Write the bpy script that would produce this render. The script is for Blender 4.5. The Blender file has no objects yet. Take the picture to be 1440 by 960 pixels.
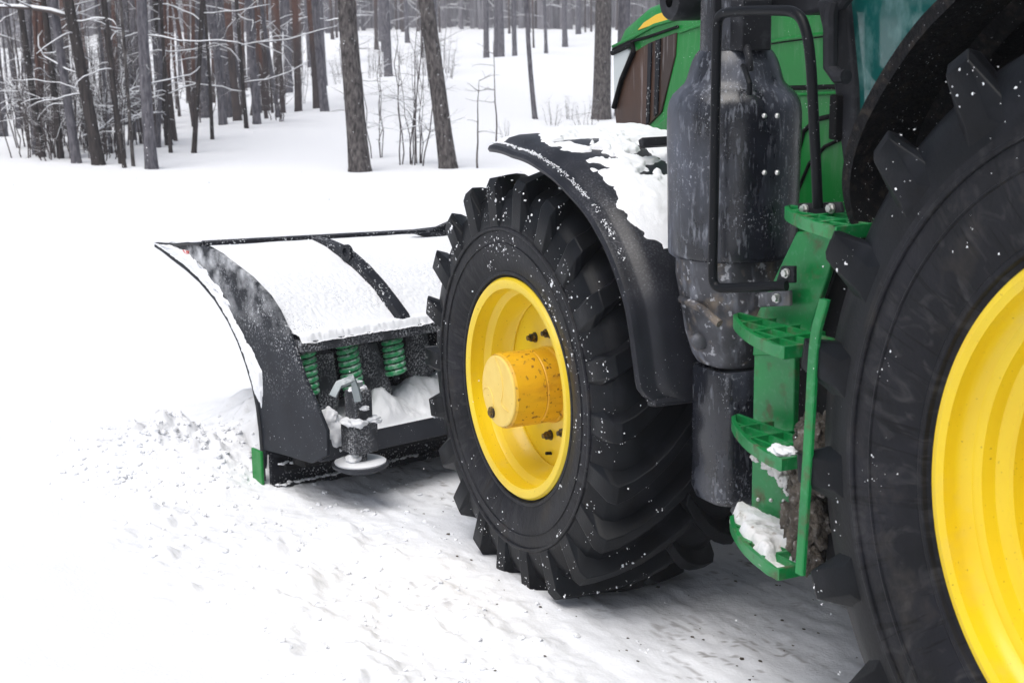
import bpy, math, random
import numpy as np
from mathutils import Vector, Matrix
PI = math.pi
rnd = random.Random(11)
S = bpy.context.scene
COL = S.collection

# ------------------------------------------------------------------ camera
CAM = np.array([-4.6366, 3.5722, 2.0194]); YAW, PIT, ROLL, FPX = -0.4722, -0.2086, -0.014, 2159.96
FW = np.array([math.cos(PIT)*math.cos(YAW), math.cos(PIT)*math.sin(YAW), math.sin(PIT)])
_r = np.cross(FW, [0, 0, 1]); _r /= np.linalg.norm(_r); _u = np.cross(_r, FW)
RT = math.cos(ROLL)*_r + math.sin(ROLL)*_u; UP = -math.sin(ROLL)*_r + math.cos(ROLL)*_u
cd = bpy.data.cameras.new('camera'); cam = bpy.data.objects.new('camera', cd); COL.objects.link(cam)
cam.matrix_world = Matrix([[RT[0], UP[0], -FW[0], CAM[0]], [RT[1], UP[1], -FW[1], CAM[1]], [RT[2], UP[2], -FW[2], CAM[2]], [0, 0, 0, 1]])
cd.sensor_width = 36; cd.lens = FPX/1440*36; cd.clip_end = 1000; cd.clip_start = .05
cd.dof.use_dof = True; cd.dof.focus_distance = 5.3; cd.dof.aperture_fstop = 7.5
S.camera = cam
# ------------------------------------------------------------------ sky, sun, exposure
SUN_EL, SUN_AZ = math.radians(64), math.radians(120)      # azimuth measured from +X towards +Y (the sun stands to the left of the tractor)
W = bpy.data.worlds.new('World'); S.world = W; W.use_nodes = True
nt = W.node_tree; bg = nt.nodes['Background']
sky = nt.nodes.new('ShaderNodeTexSky'); sky.sky_type = 'NISHITA'; sky.sun_disc = False
sky.sun_elevation = SUN_EL; sky.sun_rotation = PI/2 - SUN_AZ; sky.air_density = 1; sky.dust_density = 4
hs = nt.nodes.new('ShaderNodeHueSaturation'); hs.inputs['Saturation'].default_value = .62
nt.links.new(sky.outputs[0], hs.inputs['Color']); nt.links.new(hs.outputs[0], bg.inputs[0]); bg.inputs[1].default_value = .095
sd = bpy.data.lights.new('sun', 'SUN'); sd.energy = 1.7; sd.angle = math.radians(50); sd.color = (1, .985, .965)
sun = bpy.data.objects.new('sun', sd); COL.objects.link(sun)
sun.rotation_euler = Vector((math.cos(SUN_AZ)*math.cos(SUN_EL), math.sin(SUN_AZ)*math.cos(SUN_EL), math.sin(SUN_EL))).to_track_quat('Z', 'Y').to_euler()
vs = S.view_settings; vs.view_transform = 'Standard'; vs.look = 'None'; vs.gamma = 1; vs.use_curve_mapping = False; vs.exposure = .36
S.render.engine = 'CYCLES'
try:
    S.cycles.use_denoising = True; S.cycles.volume_step_rate = 4; S.cycles.volume_bounces = 1
    S.cycles.max_bounces = 6; S.cycles.diffuse_bounces = 3; S.cycles.glossy_bounces = 2
except Exception: pass

# ------------------------------------------------------------------ helpers
def at(x, y, **k):
    """the point of a real plane (X=, Y= or Z=) seen at a position of the 1440x960 photograph"""
    (ax, v), = k.items(); i = 'XYZ'.index(ax)
    d = FW + ((x-720)*RT - (y-480)*UP)/FPX
    return CAM + d*(v-CAM[i])/d[i]

def hashn(ix, iy, iz, seed):
    h = (ix*374761393 + iy*668265263 + iz*2147483647 + seed*1274126177) & 0xffffffff
    h = ((h ^ (h >> 13))*1274126177) & 0xffffffff
    return ((h ^ (h >> 16)) & 0xffff)/65535.0
def vnoise(x, y, z=0., seed=0):
    x = np.asarray(x, float); y = np.asarray(y, float); z = np.zeros_like(x)+z
    xi = np.floor(x).astype(np.int64); yi = np.floor(y).astype(np.int64); zi = np.floor(z).astype(np.int64)
    fx, fy, fz = x-xi, y-yi, z-zi
    fx = fx*fx*(3-2*fx); fy = fy*fy*(3-2*fy); fz = fz*fz*(3-2*fz)
    out = 0
    for a in (0, 1):
        for b in (0, 1):
            for c in (0, 1):
                w = (fx if a else 1-fx)*(fy if b else 1-fy)*(fz if c else 1-fz)
                out = out + w*hashn(xi+a, yi+b, zi+c, seed)
    return out
def fbm(x, y, z=0., o=4, seed=0):
    s = 0; a = .5; t = 0
    for i in range(o):
        s = s + a*vnoise(np.asarray(x)*2**i, np.asarray(y)*2**i, np.asarray(z)*2**i, seed+i); t += a; a *= .5
    return s/t
def sstep(a, b, x):
    t = np.clip((np.asarray(x, float)-a)/(b-a), 0, 1); return t*t*(3-2*t)

class MB:
    def __init__(s): s.v = []; s.f = []; s.m = []; s.n = 0
    def add(s, V, F, mi=0):
        V = np.asarray(V, float); s.v.append(V)
        s.f += [tuple(int(i)+s.n for i in f) for f in F]; s.m += [mi]*len(F); s.n += len(V)
    def box(s, c, size, rot=None, mi=0):
        x, y, z = np.array(size)/2
        V = np.array([[a*x, b*y, d*z] for d in (-1, 1) for b in (-1, 1) for a in (-1, 1)])
        if rot is not None: V = V @ np.array(rot).T
        s.add(V+np.array(c), [(0, 2, 3, 1), (4, 5, 7, 6), (0, 1, 5, 4), (2, 6, 7, 3), (0, 4, 6, 2), (1, 3, 7, 5)], mi)
    def quadbox(s, A, B, mi=0):
        """a solid between two matching outlines (front A, back B)"""
        n = len(A); s.add(np.vstack([A, B]), [tuple(range(n)), tuple(range(2*n-1, n-1, -1))] + [(i, n+i, n+(i+1) % n, (i+1) % n) for i in range(n)], mi)
    def prism(s, P, vec, mi=0):
        P = np.asarray(P, float); s.quadbox(P, P+np.asarray(vec, float), mi)
    def tube(s, P, R, n=8, cap=True, mi=0):
        P = np.asarray(P, float); m = len(P)
        R = np.broadcast_to(np.asarray(R, float), (m,))
        T = np.gradient(P, axis=0); T /= np.linalg.norm(T, axis=1)[:, None]+1e-12
        a = np.array([0, 0, 1.]) if abs(T[0][2]) < .9 else np.array([1., 0, 0])
        N = np.cross(T[0], a); N /= np.linalg.norm(N); V = []
        ang = np.arange(n)*2*PI/n
        for i in range(m):
            N = N - T[i]*(N@T[i]); N /= np.linalg.norm(N)+1e-12; B = np.cross(T[i], N)
            V.append(P[i] + R[i]*(np.cos(ang)[:, None]*N + np.sin(ang)[:, None]*B))
        F = [(i*n+j, i*n+(j+1) % n, (i+1)*n+(j+1) % n, (i+1)*n+j) for i in range(m-1) for j in range(n)]
        if cap: F += [tuple(range(n-1, -1, -1)), tuple(range((m-1)*n, m*n))]
        s.add(np.vstack(V), F, mi)
    def lathe(s, prof, c, axis='Y', n=64, mi=0, closed=False, a0=0, a1=2*PI):
        """prof = (offset along axis, radius)"""
        full = abs(a1-a0-2*PI) < 1e-6
        ang = np.linspace(a0, a1, n, endpoint=not full); V = []
        for o, r in prof:
            if axis == 'Y': V.append(np.stack([r*np.cos(ang), np.full_like(ang, o), r*np.sin(ang)], 1))
            else: V.append(np.stack([r*np.cos(ang), r*np.sin(ang), np.full_like(ang, o)], 1))
        m = len(prof); F = []
        for i in range(m if closed else m-1):
            k = (i+1) % m
            for j in range(n if full else n-1):
                j2 = (j+1) % n; F.append((i*n+j, i*n+j2, k*n+j2, k*n+j))
        s.add(np.vstack(V)+np.array(c), F, mi)
    def grid(s, G, mi=0, flip=False):
        G = np.asarray(G, float); a, b = G.shape[:2]
        F = [(i*b+j, i*b+j+1, (i+1)*b+j+1, (i+1)*b+j) for i in range(a-1) for j in range(b-1)]
        if flip: F = [f[::-1] for f in F]
        s.add(G.reshape(-1, 3), F, mi)
    def lump(s, c, r, sq=(1, 1, 1), seed=0, mi=0, rough=.35):
        rr = random.Random(seed); k = np.array([rr.uniform(1-rough, 1+rough) for _ in range(len(ICO_V))])
        V = ICO_V*k[:, None]*r*np.array(sq); a = rr.uniform(0, 6.28)
        M = np.array([[math.cos(a), -math.sin(a), 0], [math.sin(a), math.cos(a), 0], [0, 0, 1]])
        s.add(V @ M.T + np.array(c), ICO_F, mi)
    def blob(s, c, r, sq=(1, 1, 1), seed=0, amp=.7, f=1.6, mi=0):
        d = fbm(ICO3_V[:, 0]*f+seed*3.1+40, ICO3_V[:, 1]*f+40, ICO3_V[:, 2]*f+40, o=5, seed=seed)
        s.add(ICO3_V*(1+amp*2*(d-.5))[:, None]*r*np.array(sq)+np.array(c), ICO3_F, mi)
    def build(s, name, mats, parent=None, ang=35, bevel=0, seg=2, subd=0, attr=None):
        me = bpy.data.meshes.new(name)
        me.from_pydata(np.vstack(s.v).tolist(), [], s.f)
        if not isinstance(mats, (list, tuple)): mats = [mats]
        for m in mats: me.materials.append(m)
        if len(mats) > 1: me.polygons.foreach_set('material_index', s.m)
        o = bpy.data.objects.new(name, me); COL.objects.link(o)
        fix_normals(me)
        if ang:
            me.polygons.foreach_set('use_smooth', [True]*len(me.polygons))
            if ang < 180: me.set_sharp_from_angle(angle=math.radians(ang))
        if bevel:
            b = o.modifiers.new('bevel', 'BEVEL'); b.width = bevel; b.segments = seg; b.limit_method = 'ANGLE'; b.angle_limit = math.radians(30); b.harden_normals = False
        if subd:
            b = o.modifiers.new('subd', 'SUBSURF'); b.levels = subd; b.render_levels = subd
        if parent: o.parent = parent
        return o
import bmesh
def fix_normals(me):
    if len(me.polygons) > 60000: return
    bm = bmesh.new(); bm.from_mesh(me); bmesh.ops.recalc_face_normals(bm, faces=bm.faces); bm.to_mesh(me); bm.free()
def _ico(sub):
    bm = bmesh.new(); bmesh.ops.create_icosphere(bm, subdivisions=sub, radius=1)
    V = np.array([v.co[:] for v in bm.verts]); F = [tuple(v.index for v in f.verts) for f in bm.faces]; bm.free(); return V, F
ICO_V, ICO_F = _ico(2)
ICO1_V, ICO1_F = _ico(1)
ICO3_V, ICO3_F = _ico(4)

def smooth_path(P, it=3):
    P = [np.array(p, float) for p in P]
    for _ in range(it):
        Q = [P[0]]
        for a, b_ in zip(P[:-1], P[1:]): Q += [a*.75+b_*.25, a*.25+b_*.75]
        P = Q + [P[-1]]
    return np.array(P)
def empty(name, loc=(0, 0, 0), parent=None):
    o = bpy.data.objects.new(name, None); COL.objects.link(o); o.location = loc; o.empty_display_size = .2
    if parent: o.parent = parent
    return o
def tag(o, label=None, cat=None, group=None, kind=None):
    if label: o['label'] = label
    if cat: o['category'] = cat
    if group: o['group'] = group
    if kind: o['kind'] = kind
    return o
def copy_tree(o, parent=None):
    c = o.copy(); COL.objects.link(c)
    if parent: c.parent = parent
    for ch in list(o.children): copy_tree(ch, c)
    return c

# ------------------------------------------------------------------ materials
def mat(name, base, rough=.5, metal=0, spec=.5, var=None, layers=(), bump=None, coat=0, trans=0):
    """layers: list of dict(col, scale, lo, hi, stretch, detail, amt, rough, mod=(scale, lo, hi)); bump=(scale, strength, dist, stretch)"""
    m = bpy.data.materials.new(name); m.use_nodes = True; t = m.node_tree; N = t.nodes; L = t.links
    p = N['Principled BSDF']; p.inputs['Base Color'].default_value = (*base, 1); p.inputs['Roughness'].default_value = rough
    p.inputs['Metallic'].default_value = metal; p.inputs['Specular IOR Level'].default_value = spec
    p.inputs['Coat Weight'].default_value = coat; p.inputs['Transmission Weight'].default_value = trans
    tc = N.new('ShaderNodeTexCoord')
    def noise(scale, stretch=(1, 1, 1), detail=4, r=.55):
        mp = N.new('ShaderNodeMapping'); mp.inputs['Scale'].default_value = stretch; L.new(tc.outputs['Object'], mp.inputs[0])
        n = N.new('ShaderNodeTexNoise'); n.inputs['Scale'].default_value = scale; n.inputs['Detail'].default_value = detail; n.inputs['Roughness'].default_value = r
        L.new(mp.outputs[0], n.inputs['Vector']); return n.outputs[0]
    def polar(scale, stretch, detail=4):
        sx = N.new('ShaderNodeSeparateXYZ'); L.new(tc.outputs['Object'], sx.inputs[0])
        an = N.new('ShaderNodeMath'); an.operation = 'ARCTAN2'; L.new(sx.outputs[0], an.inputs[0]); L.new(sx.outputs[2], an.inputs[1])
        cb = N.new('ShaderNodeCombineXYZ'); L.new(sx.outputs[0], cb.inputs[0]); L.new(sx.outputs[2], cb.inputs[1])
        ln = N.new('ShaderNodeVectorMath'); ln.operation = 'LENGTH'; L.new(cb.outputs[0], ln.inputs[0])
        c2 = N.new('ShaderNodeCombineXYZ')
        for i_, (so, k_) in enumerate(((an.outputs[0], stretch[0]), (ln.outputs['Value'], stretch[1]))):
            q = N.new('ShaderNodeMath'); q.operation = 'MULTIPLY'; q.inputs[1].default_value = k_; L.new(so, q.inputs[0]); L.new(q.outputs[0], c2.inputs[i_])
        n = N.new('ShaderNodeTexNoise'); n.inputs['Scale'].default_value = scale; n.inputs['Detail'].default_value = detail; n.inputs['Distortion'].default_value = 1.2
        L.new(c2.outputs[0], n.inputs['Vector']); return n.outputs[0]
    def mr(sock, lo, hi, a=0, b=1):
        k = N.new('ShaderNodeMapRange'); k.inputs[1].default_value = lo; k.inputs[2].default_value = hi; k.inputs[3].default_value = a; k.inputs[4].default_value = b
        L.new(sock, k.inputs[0]); return k.outputs[0]
    def mul(a, b):
        k = N.new('ShaderNodeMath'); k.operation = 'MULTIPLY'; L.new(a, k.inputs[0])
        if isinstance(b, (int, float)): k.inputs[1].default_value = b
        else: L.new(b, k.inputs[1])
        return k.outputs[0]
    col = None; rgh = None
    def mixc(fac, a, b):
        k = N.new('ShaderNodeMix'); k.data_type = 'RGBA'; L.new(fac, k.inputs[0])
        for s, v in ((6, a), (7, b)):
            if isinstance(v, tuple): k.inputs[s].default_value = (*v, 1)
            else: L.new(v, k.inputs[s])
        return k.outputs[2]
    def mixf(fac, a, b):
        k = N.new('ShaderNodeMix'); k.data_type = 'FLOAT'; L.new(fac, k.inputs[0])
        for s, v in ((2, a), (3, b)):
            if isinstance(v, (int, float)): k.inputs[s].default_value = v
            else: L.new(v, k.inputs[s])
        return k.outputs[0]
    col = tuple(base); rgh = rough
    if var:
        c2, sc = var[0], var[1]; st = var[2] if len(var) > 2 else (1, 1, 1)
        col = mixc(mr(noise(sc, st), .35, .65), col, tuple(c2))
    for l in layers:
        if l.get('polar'): f = mr(polar(l['scale'], l['polar']), l['lo'], l['hi'])
        elif l.get('attr'):
            an = N.new('ShaderNodeAttribute'); an.attribute_name = l['attr']; f = mr(an.outputs['Fac'], l.get('lo', 0), l.get('hi', 1))
        elif l.get('up') is not None:
            g = N.new('ShaderNodeNewGeometry'); sx = N.new('ShaderNodeSeparateXYZ'); L.new(g.outputs['Normal'], sx.inputs[0]); f = mr(sx.outputs[2], l['up'][0], l['up'][1])
            if l.get('scale'): f = mul(f, mr(noise(l['scale'], l.get('stretch', (1, 1, 1))), l['lo'], l['hi']))
        else: f = mr(noise(l['scale'], l.get('stretch', (1, 1, 1)), l.get('detail', 4)), l['lo'], l['hi'])
        if l.get('mod'): q = l['mod']; f = mul(f, mr(noise(q[0], q[3] if len(q) > 3 else (1, 1, 1), 3), q[1], q[2]))
        if l.get('z'): # a height band
            sx = N.new('ShaderNodeSeparateXYZ'); L.new(tc.outputs['Object'], sx.inputs[0]); f = mul(f, mr(sx.outputs[2], l['z'][0], l['z'][1]))
        if l.get('amt', 1) != 1: f = mul(f, l['amt'])
        col = mixc(f, col, tuple(l['col'])); rgh = mixf(f, rgh, l.get('rough', .9))
    if not isinstance(col, tuple): L.new(col, p.inputs['Base Color'])
    if not isinstance(rgh, (int, float)): L.new(rgh, p.inputs['Roughness'])
    if bump:
        hsock = noise(bump[0], bump[3] if len(bump) > 3 else (1, 1, 1), 6)
        b = N.new('ShaderNodeBump'); b.inputs['Strength'].default_value = bump[1]; b.inputs['Distance'].default_value = bump[2]
        L.new(hsock, b.inputs['Height']); L.new(b.outputs[0], p.inputs['Normal'])
    return m
SNOWC = (.86, .875, .90)
M = {}
M['snow'] = mat('snow', SNOWC, .75, spec=.25, bump=(90, .35, .01))
M['snow_fine'] = mat('snow_on_metal', SNOWC, .75, spec=.25, bump=(220, .5, .004))
M['dirty_snow'] = mat('dirty_snow', (.66, .65, .64), .85, layers=[dict(col=(.25, .19, .14), scale=35, lo=.55, hi=.68)], bump=(120, .5, .01))
M['ground'] = mat('ground_snow', SNOWC, .8, spec=.2, layers=[
    dict(attr='packed', col=(.77, .785, .82), rough=.55),
    dict(attr='brown', col=(.30, .265, .23), rough=.6),
    dict(attr='dirt', col=(.20, .18, .17), rough=.8)], bump=(70, .25, .012))
FL = dict(col=(.8, .82, .85), scale=130, lo=.66, hi=.70, detail=2, mod=(6, .42, .62))
M['rubber'] = mat('rubber', (.0035, .0038, .0050), 0.40, spec=.13, var=((.0065, .008, .0105), 7), layers=[dict(col=(.045, .047, .060), scale=11, lo=.55, hi=.80, amt=.22, rough=.6)], bump=(110, .25, .003))
M['rubber_side'] = mat('rubber_sidewall', (.007, .0075, .0095), .42, spec=.15, var=((.013, .0135, .018), 5), layers=[dict(polar=(6, 5), col=(.065, .064, .066), scale=2.2, lo=.52, hi=.76, amt=.55, rough=.7), dict(polar=(26, 3), col=(.003, .003, .004), scale=1.3, lo=.56, hi=.66, amt=.8, rough=.45), dict(col=(.075, .066, .055), scale=7, lo=.58, hi=.75, amt=.35, rough=.9)], bump=(60, .35, .004))
M['yellow'] = mat('yellow_paint', (.84, .615, .010), .38, spec=.5, coat=.15, var=((.79, .545, .008), 3.5), layers=[dict(col=(.28, .16, .02), scale=120, lo=.70, hi=.74, detail=2, amt=.7, rough=.7), dict(col=(.6, .45, .14), scale=9, lo=.58, hi=.8, amt=.35, rough=.6)], bump=(30, .05, .003))
M['yellow_hub'] = mat('yellow_hub_paint', (.78, .46, .012), .42, var=((.68, .36, .010), 14, (1, .25, 1)), layers=[dict(col=(.10, .035, .012), scale=46, lo=.60, hi=.66, detail=6, amt=.85, rough=.85), dict(col=(.38, .17, .015), scale=22, lo=.55, hi=.7, amt=.45, stretch=(1, .3, 1))], bump=(40, .1, .002))
M['yellow_cap'] = mat('pale_yellow_cap', (.86, .63, .16), .5, var=((.82, .57, .12), 12), layers=[dict(col=(.15, .06, .02), scale=60, lo=.70, hi=.73, rough=.85)], bump=(30, .08, .002))
M['green'] = mat('green_paint', (.004, .20, .030), .34, spec=.3, coat=.12, var=((.005, .22, .034), 4), layers=[dict(col=(.30, .42, .32), scale=40, lo=.52, hi=.78, stretch=(1, 1, .18), amt=.16, rough=.6), dict(col=(.8, .82, .85), scale=170, lo=.70, hi=.74, detail=2, mod=(8, .45, .6))], bump=(60, .05, .002))
M['green_step'] = mat('green_step_paint', (.004, .235, .052), .32, spec=.4, var=((.005, .175, .045), 7), layers=[dict(col=(.11, .085, .055), scale=17, lo=.56, hi=.70, amt=.75, rough=.85), dict(col=(.13, .33, .19), scale=60, lo=.55, hi=.75, amt=.45)], bump=(80, .15, .002))
M['green_spring'] = mat('green_spring_paint', (.020, .33, .11), .4, layers=[dict(up=(.3, .95), col=SNOWC, scale=50, lo=.38, hi=.6, amt=.8), dict(col=(.7, .75, .74), scale=50, lo=.5, hi=.7, amt=.4)])
M['stripe'] = mat('stripe_yellow', (.85, .52, .03), .35)
M['plastic'] = mat('black_plastic', (.016, .017, .020), .42, spec=.12, var=((.028, .029, .034), 8), layers=[dict(FL, scale=170, lo=.70, hi=.73, mod=(5, .5, .7)), dict(col=(.10, .105, .12), scale=28, lo=.56, hi=.75, amt=.3)], bump=(300, .12, .001))
M['guard'] = mat('snow_dusted_guard', (.009, .010, .014), .36, spec=.35, var=((.016, .017, .023), 8), layers=[dict(up=(.3, .8), col=(.8, .82, .86), scale=150, lo=.50, hi=.72, mod=(4, .42, .70), amt=.16), dict(FL, scale=170, lo=.71, hi=.74, mod=(5, .5, .7))], bump=(300, .12, .001))
M['underside'] = mat('dirty_black_plastic', (.005, .005, .006), .6, spec=.12, layers=[dict(col=(.05, .042, .034), scale=40, lo=.52, hi=.70, amt=.55, rough=.9), dict(FL, lo=.69, hi=.72)], bump=(45, .8, .012))
M['steel'] = mat('black_steel', (.011, .012, .016), .45, spec=.12, var=((.020, .022, .028), 6), layers=[dict(FL, scale=110, lo=.60, hi=.66, mod=(7, .42, .58))], bump=(80, .15, .003))
M['steel_dust'] = mat('snow_dusted_steel', (.030, .032, .038), .5, spec=.15, var=((.06, .063, .07), 8), layers=[dict(col=(.8, .82, .85), scale=130, lo=.48, hi=.66, detail=7, amt=.7, mod=(9, .38, .65))], bump=(90, .3, .004))
M['steel_clean'] = mat('grey_steel', (.035, .038, .046), .4, spec=.15, var=((.05, .053, .062), 5), layers=[dict(FL, lo=.69, hi=.72)], bump=(120, .1, .002))
M['canister'] = mat('dusty_black_canister', (.006, .007, .011), .25, spec=.55, var=((.014, .016, .023), 5), layers=[
    dict(col=(.17, .19, .25), scale=6, lo=.48, hi=.72, stretch=(1, 1, .35), detail=10, amt=.55),
    dict(col=(.46, .49, .56), scale=60, lo=.55, hi=.70, stretch=(1.3, 1.3, .28), detail=9, amt=.34, mod=(3.2, .46, .60, (1, 1, .5))),
    dict(col=(.50, .52, .58), scale=110, lo=.58, hi=.66, stretch=(1, 1, .7), detail=8, amt=.5, mod=(6, .48, .60)), dict(FL, scale=190, lo=.70, hi=.73)], bump=(40, .25, .003))
M['mudmetal'] = mat('muddy_casting', (.022, .023, .028), .5, var=((.07, .072, .085), 8), layers=[dict(col=(.34, .36, .42), scale=18, lo=.50, hi=.70, stretch=(1, 1, .35), detail=7, amt=.55), dict(col=(.24, .19, .14), scale=9, lo=.54, hi=.66, amt=.7, rough=.9), dict(col=(.55, .56, .6), scale=50, lo=.60, hi=.66, amt=.6)], bump=(60, .3, .004))
M['mud'] = mat('frozen_slush', (.055, .045, .036), .8, var=((.15, .125, .10), 22), layers=[dict(col=(.45, .43, .41), scale=55, lo=.55, hi=.72, amt=.6)], bump=(110, .9, .02))
M['black'] = mat('black_chassis', (.007, .007, .008), .6, spec=.12, layers=[dict(FL, lo=.69, hi=.73), dict(col=(.04, .035, .03), scale=20, lo=.55, hi=.75, amt=.4)], bump=(50, .3, .005))
M['tubeblack'] = mat('black_rail_paint', (.008, .009, .011), .34, spec=.12, layers=[dict(FL, scale=150, lo=.70, hi=.73)])
M['bolt'] = mat('zinc_bolt', (.6, .6, .58), .35, metal=.8)
M['nut'] = mat('rusty_nut', (.035, .03, .025), .5, metal=.4, layers=[dict(col=(.35, .22, .03), scale=60, lo=.5, hi=.6, amt=.6)])
M['grille'] = mat('dusty_grille_mesh', (.030, .014, .008), .45, var=((.085, .032, .012), 4, (1, 1, .4)), layers=[dict(col=(.34, .32, .33), scale=45, lo=.60, hi=.70, stretch=(1, 1, .08), amt=.5)], bump=(260, .4, .003))
M['lamp'] = mat('headlamp_lens', (.55, .60, .60), .12, spec=.6)
M['glass'] = mat('tinted_cab_glass', (.004, .075, .070), .12, spec=.6, layers=[dict(col=(.20, .36, .36), scale=16, lo=.50, hi=.78, stretch=(1, 1, .6), detail=9, amt=.5, rough=.5)], coat=.5)
M['red'] = mat('red_sticker', (.62, .10, .08), .5, layers=[dict(col=SNOWC, scale=60, lo=.45, hi=.6)])
M['galv'] = mat('galvanised_pin', (.30, .34, .35), .45, metal=.3, layers=[dict(up=(.5, .9), col=SNOWC, scale=50, lo=.4, hi=.6)])
BK = dict(bump=(38, .9, .03, (1, 1, .25)))
M['bark'] = mat('pine_bark', (.034, .030, .030), .9, spec=.1, var=((.155, .140, .135), 30, (1, 1, .35)), layers=[dict(col=(.80, .82, .84), scale=34, lo=.68, hi=.72, stretch=(1, 1, .6))], **BK)
M['bark_grey_haze'] = mat('hazy_grey_bark', (.070, .068, .080), .9, spec=.1, var=((.18, .172, .188), 24, (1, 1, .3)), layers=[dict(col=(.80, .82, .84), scale=30, lo=.69, hi=.73, stretch=(1, 1, .6))], **BK)  # grey bark, lightened and tinted bluish so its colour carries some haze
M['bark_red'] = mat('red_pine_bark', (.066, .056, .056), .9, spec=.1, var=((.10, .08, .075), 20, (1, 1, .22)), layers=[dict(scale=10, lo=.2, hi=.5, col=(.15, .085, .068), z=(1.3, 2.1))], **BK)
M['bark_dark'] = mat('dark_bark', (.028, .025, .025), .9, spec=.1, var=((.065, .055, .052), 22, (1, 1, .22)), layers=[dict(col=(.80, .82, .84), scale=30, lo=.67, hi=.71, stretch=(1, 1, .6))], **BK)
M['twig'] = mat('snowy_twigs', (.075, .062, .060), .9, spec=.1, layers=[dict(up=(.35, .85), col=SNOWC)])
M['twig_bare'] = mat('bare_twigs', (.085, .070, .066), .9, spec=.1, layers=[dict(up=(.5, .95), col=SNOWC)])
M['far'] = mat('haze_pale_far_wood', (.17, .155, .165), .9, spec=.1, var=((.36, .35, .37), 1.5, (1, 1, .3)), layers=[dict(up=(.2, .7), col=SNOWC)])  # paleness of distant haze put into the wood colour; real snow on upward faces
M['needles'] = mat('dark_spruce', (.035, .045, .042), .9, spec=.1, var=((.075, .085, .085), 1.2), layers=[dict(up=(.45, .85), col=(.7, .72, .75), scale=.9, lo=.45, hi=.6)])

# ------------------------------------------------------------------ ground
def road(x, y): return sstep(1.72, 1.45, y + .10*(fbm(np.asarray(x)*1.3, 3.1, o=2, seed=5)-.5))*sstep(-5.2, -4.6, y)*sstep(2.6, 1.9, x)
def gz(x, y):
    x = np.asarray(x, float); y = np.asarray(y, float)
    d = np.hypot(x, y)
    h = .07 + .05*(fbm(x*.5, y*.5, o=3, seed=1)-.5) + .022*(fbm(x*3, y*3, o=3, seed=31)-.5)
    far = sstep(9, 30, d)
    h = h + far*1.0*(fbm(x*.07+3, y*.07, o=3, seed=9)-.5) + far*.4*(fbm(x*.35, y*.35, o=3, seed=19)-.5)
    # low rise far off behind the open snow
    h = h + 1.25*sstep(45, 75, x)*sstep(-8, -22, y)
    q = ((x-42)*.9+(y+20.5)*.42)**2/60. + ((y+20.5)*.9-(x-42)*.42)**2/16.
    h = h + .75*np.exp(-q) + .45*np.exp(-(((x-30)/5.)**2+((y+11)/2.4)**2)) + .35*np.exp(-(((x-33)/6.)**2+((y+16.5)/2.)**2))
    return h
def ground_fields(x, y):
    h0 = gz(x, y); r = road(x, y)
    h0 = h0 - .062*sstep(3.2, 1.9, y)*sstep(2.6, 1.7, x)*sstep(-6, -3, x)
    tr = .016*(fbm(x*2.2, y*9, o=3, seed=14)-.5) + .020*(fbm(x*9, y*9, o=4, seed=3)-.5) + .012*(fbm(x*5, y*28, o=3, seed=15)-.5)
    for ty in (.93, -.93):       # rut of the wheels
        tr = tr - .008*sstep(.34, .2, abs(y-ty))
    h = h0*(1-r) + (tr + .056*sstep(1.35, .45, x))*r + .035*(1-r)*sstep(1.35, .45, x)
    # windrow of broken snow along the plough's left end
    ln = .18*(fbm(x*.9, 7.7, o=2, seed=6)-.5)
    wr = sstep(1.15, 1.62, y+ln)*sstep(2.55, 2.0, y+ln*2)*sstep(2.2, 1.5, x)*(1-.9*np.exp(-((x-1.35)/.38)**2-((y-1.62)/.30)**2))
    wx = x + .14*(fbm(x*4, y*4, o=3, seed=23)-.5); wy = y + .14*(fbm(x*4+9, y*4, o=3, seed=24)-.5)
    ck = fbm(wx*8, wy*8, o=6, seed=22)
    ck2 = np.abs(fbm(wx*19, wy*19, o=4, seed=25)-.5)
    ck3 = fbm(x*45, y*45, o=3, seed=27); ck4 = fbm(x*5, y*5, o=2, seed=28)
    h = h + wr*(.012 + .16*np.clip(ck-.47, 0, 1)*sstep(.35, .6, ck4) + .030*ck2 + .014*(ck3-.5))
    # heap at the plough's corner
    dx, dy = x-2.12, y-1.86
    hp = np.exp(-((dx*.80+dy*.5)**2/.16+(dy*.85-dx*.45)**2/.055))
    h = h + hp*(.13 + .20*(fbm(x*9, y*9, o=4, seed=40)-.42) + .08*ck2 + .07*(ck3-.5))
    # snow pushed up ahead of the blade
    px = x - (1.603 + (1.603-y)*.196)
    ah = sstep(.12, .35, px)*sstep(1.5, .5, px)*sstep(1.75, 1.4, y)*sstep(-2.0, -1.5, y)
    h = h + ah*(.22 + .2*(fbm(x*6, y*6, o=4, seed=50)-.5))
    packed = r*np.clip(.10 + .9*sstep(1.05, .15, y + .25*(fbm(x*1.1, y*3., o=3, seed=61)-.5)) + .8*sstep(.45, .62, fbm(x*1.6, y*4.5, o=4, seed=60))*sstep(1.5, .9, y), 0, 1)
    packed = np.clip(packed + .5*hp*sstep(.45, .6, ck), 0, 1)
    brown = r*sstep(.22, -.30, y)*sstep(.40, .62, fbm(x*1.2, y*6, o=4, seed=70))*.9
    cr_ = sstep(.018, .006, np.abs(fbm(x*4.5, y*13, o=3, seed=80)-.5))*sstep(.50, .62, fbm(x*8, y*11, o=3, seed=83))
    dirt = r*np.maximum(cr_, .8*sstep(.70, .73, fbm(x*16, y*48, o=4, seed=84)))*sstep(.40, .62, fbm(x*1.5, y*2.2, o=3, seed=81))*.75 + .35*hp*sstep(.6, .68, ck)
    return h, packed, brown, np.clip(dirt, 0, 1)
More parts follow.
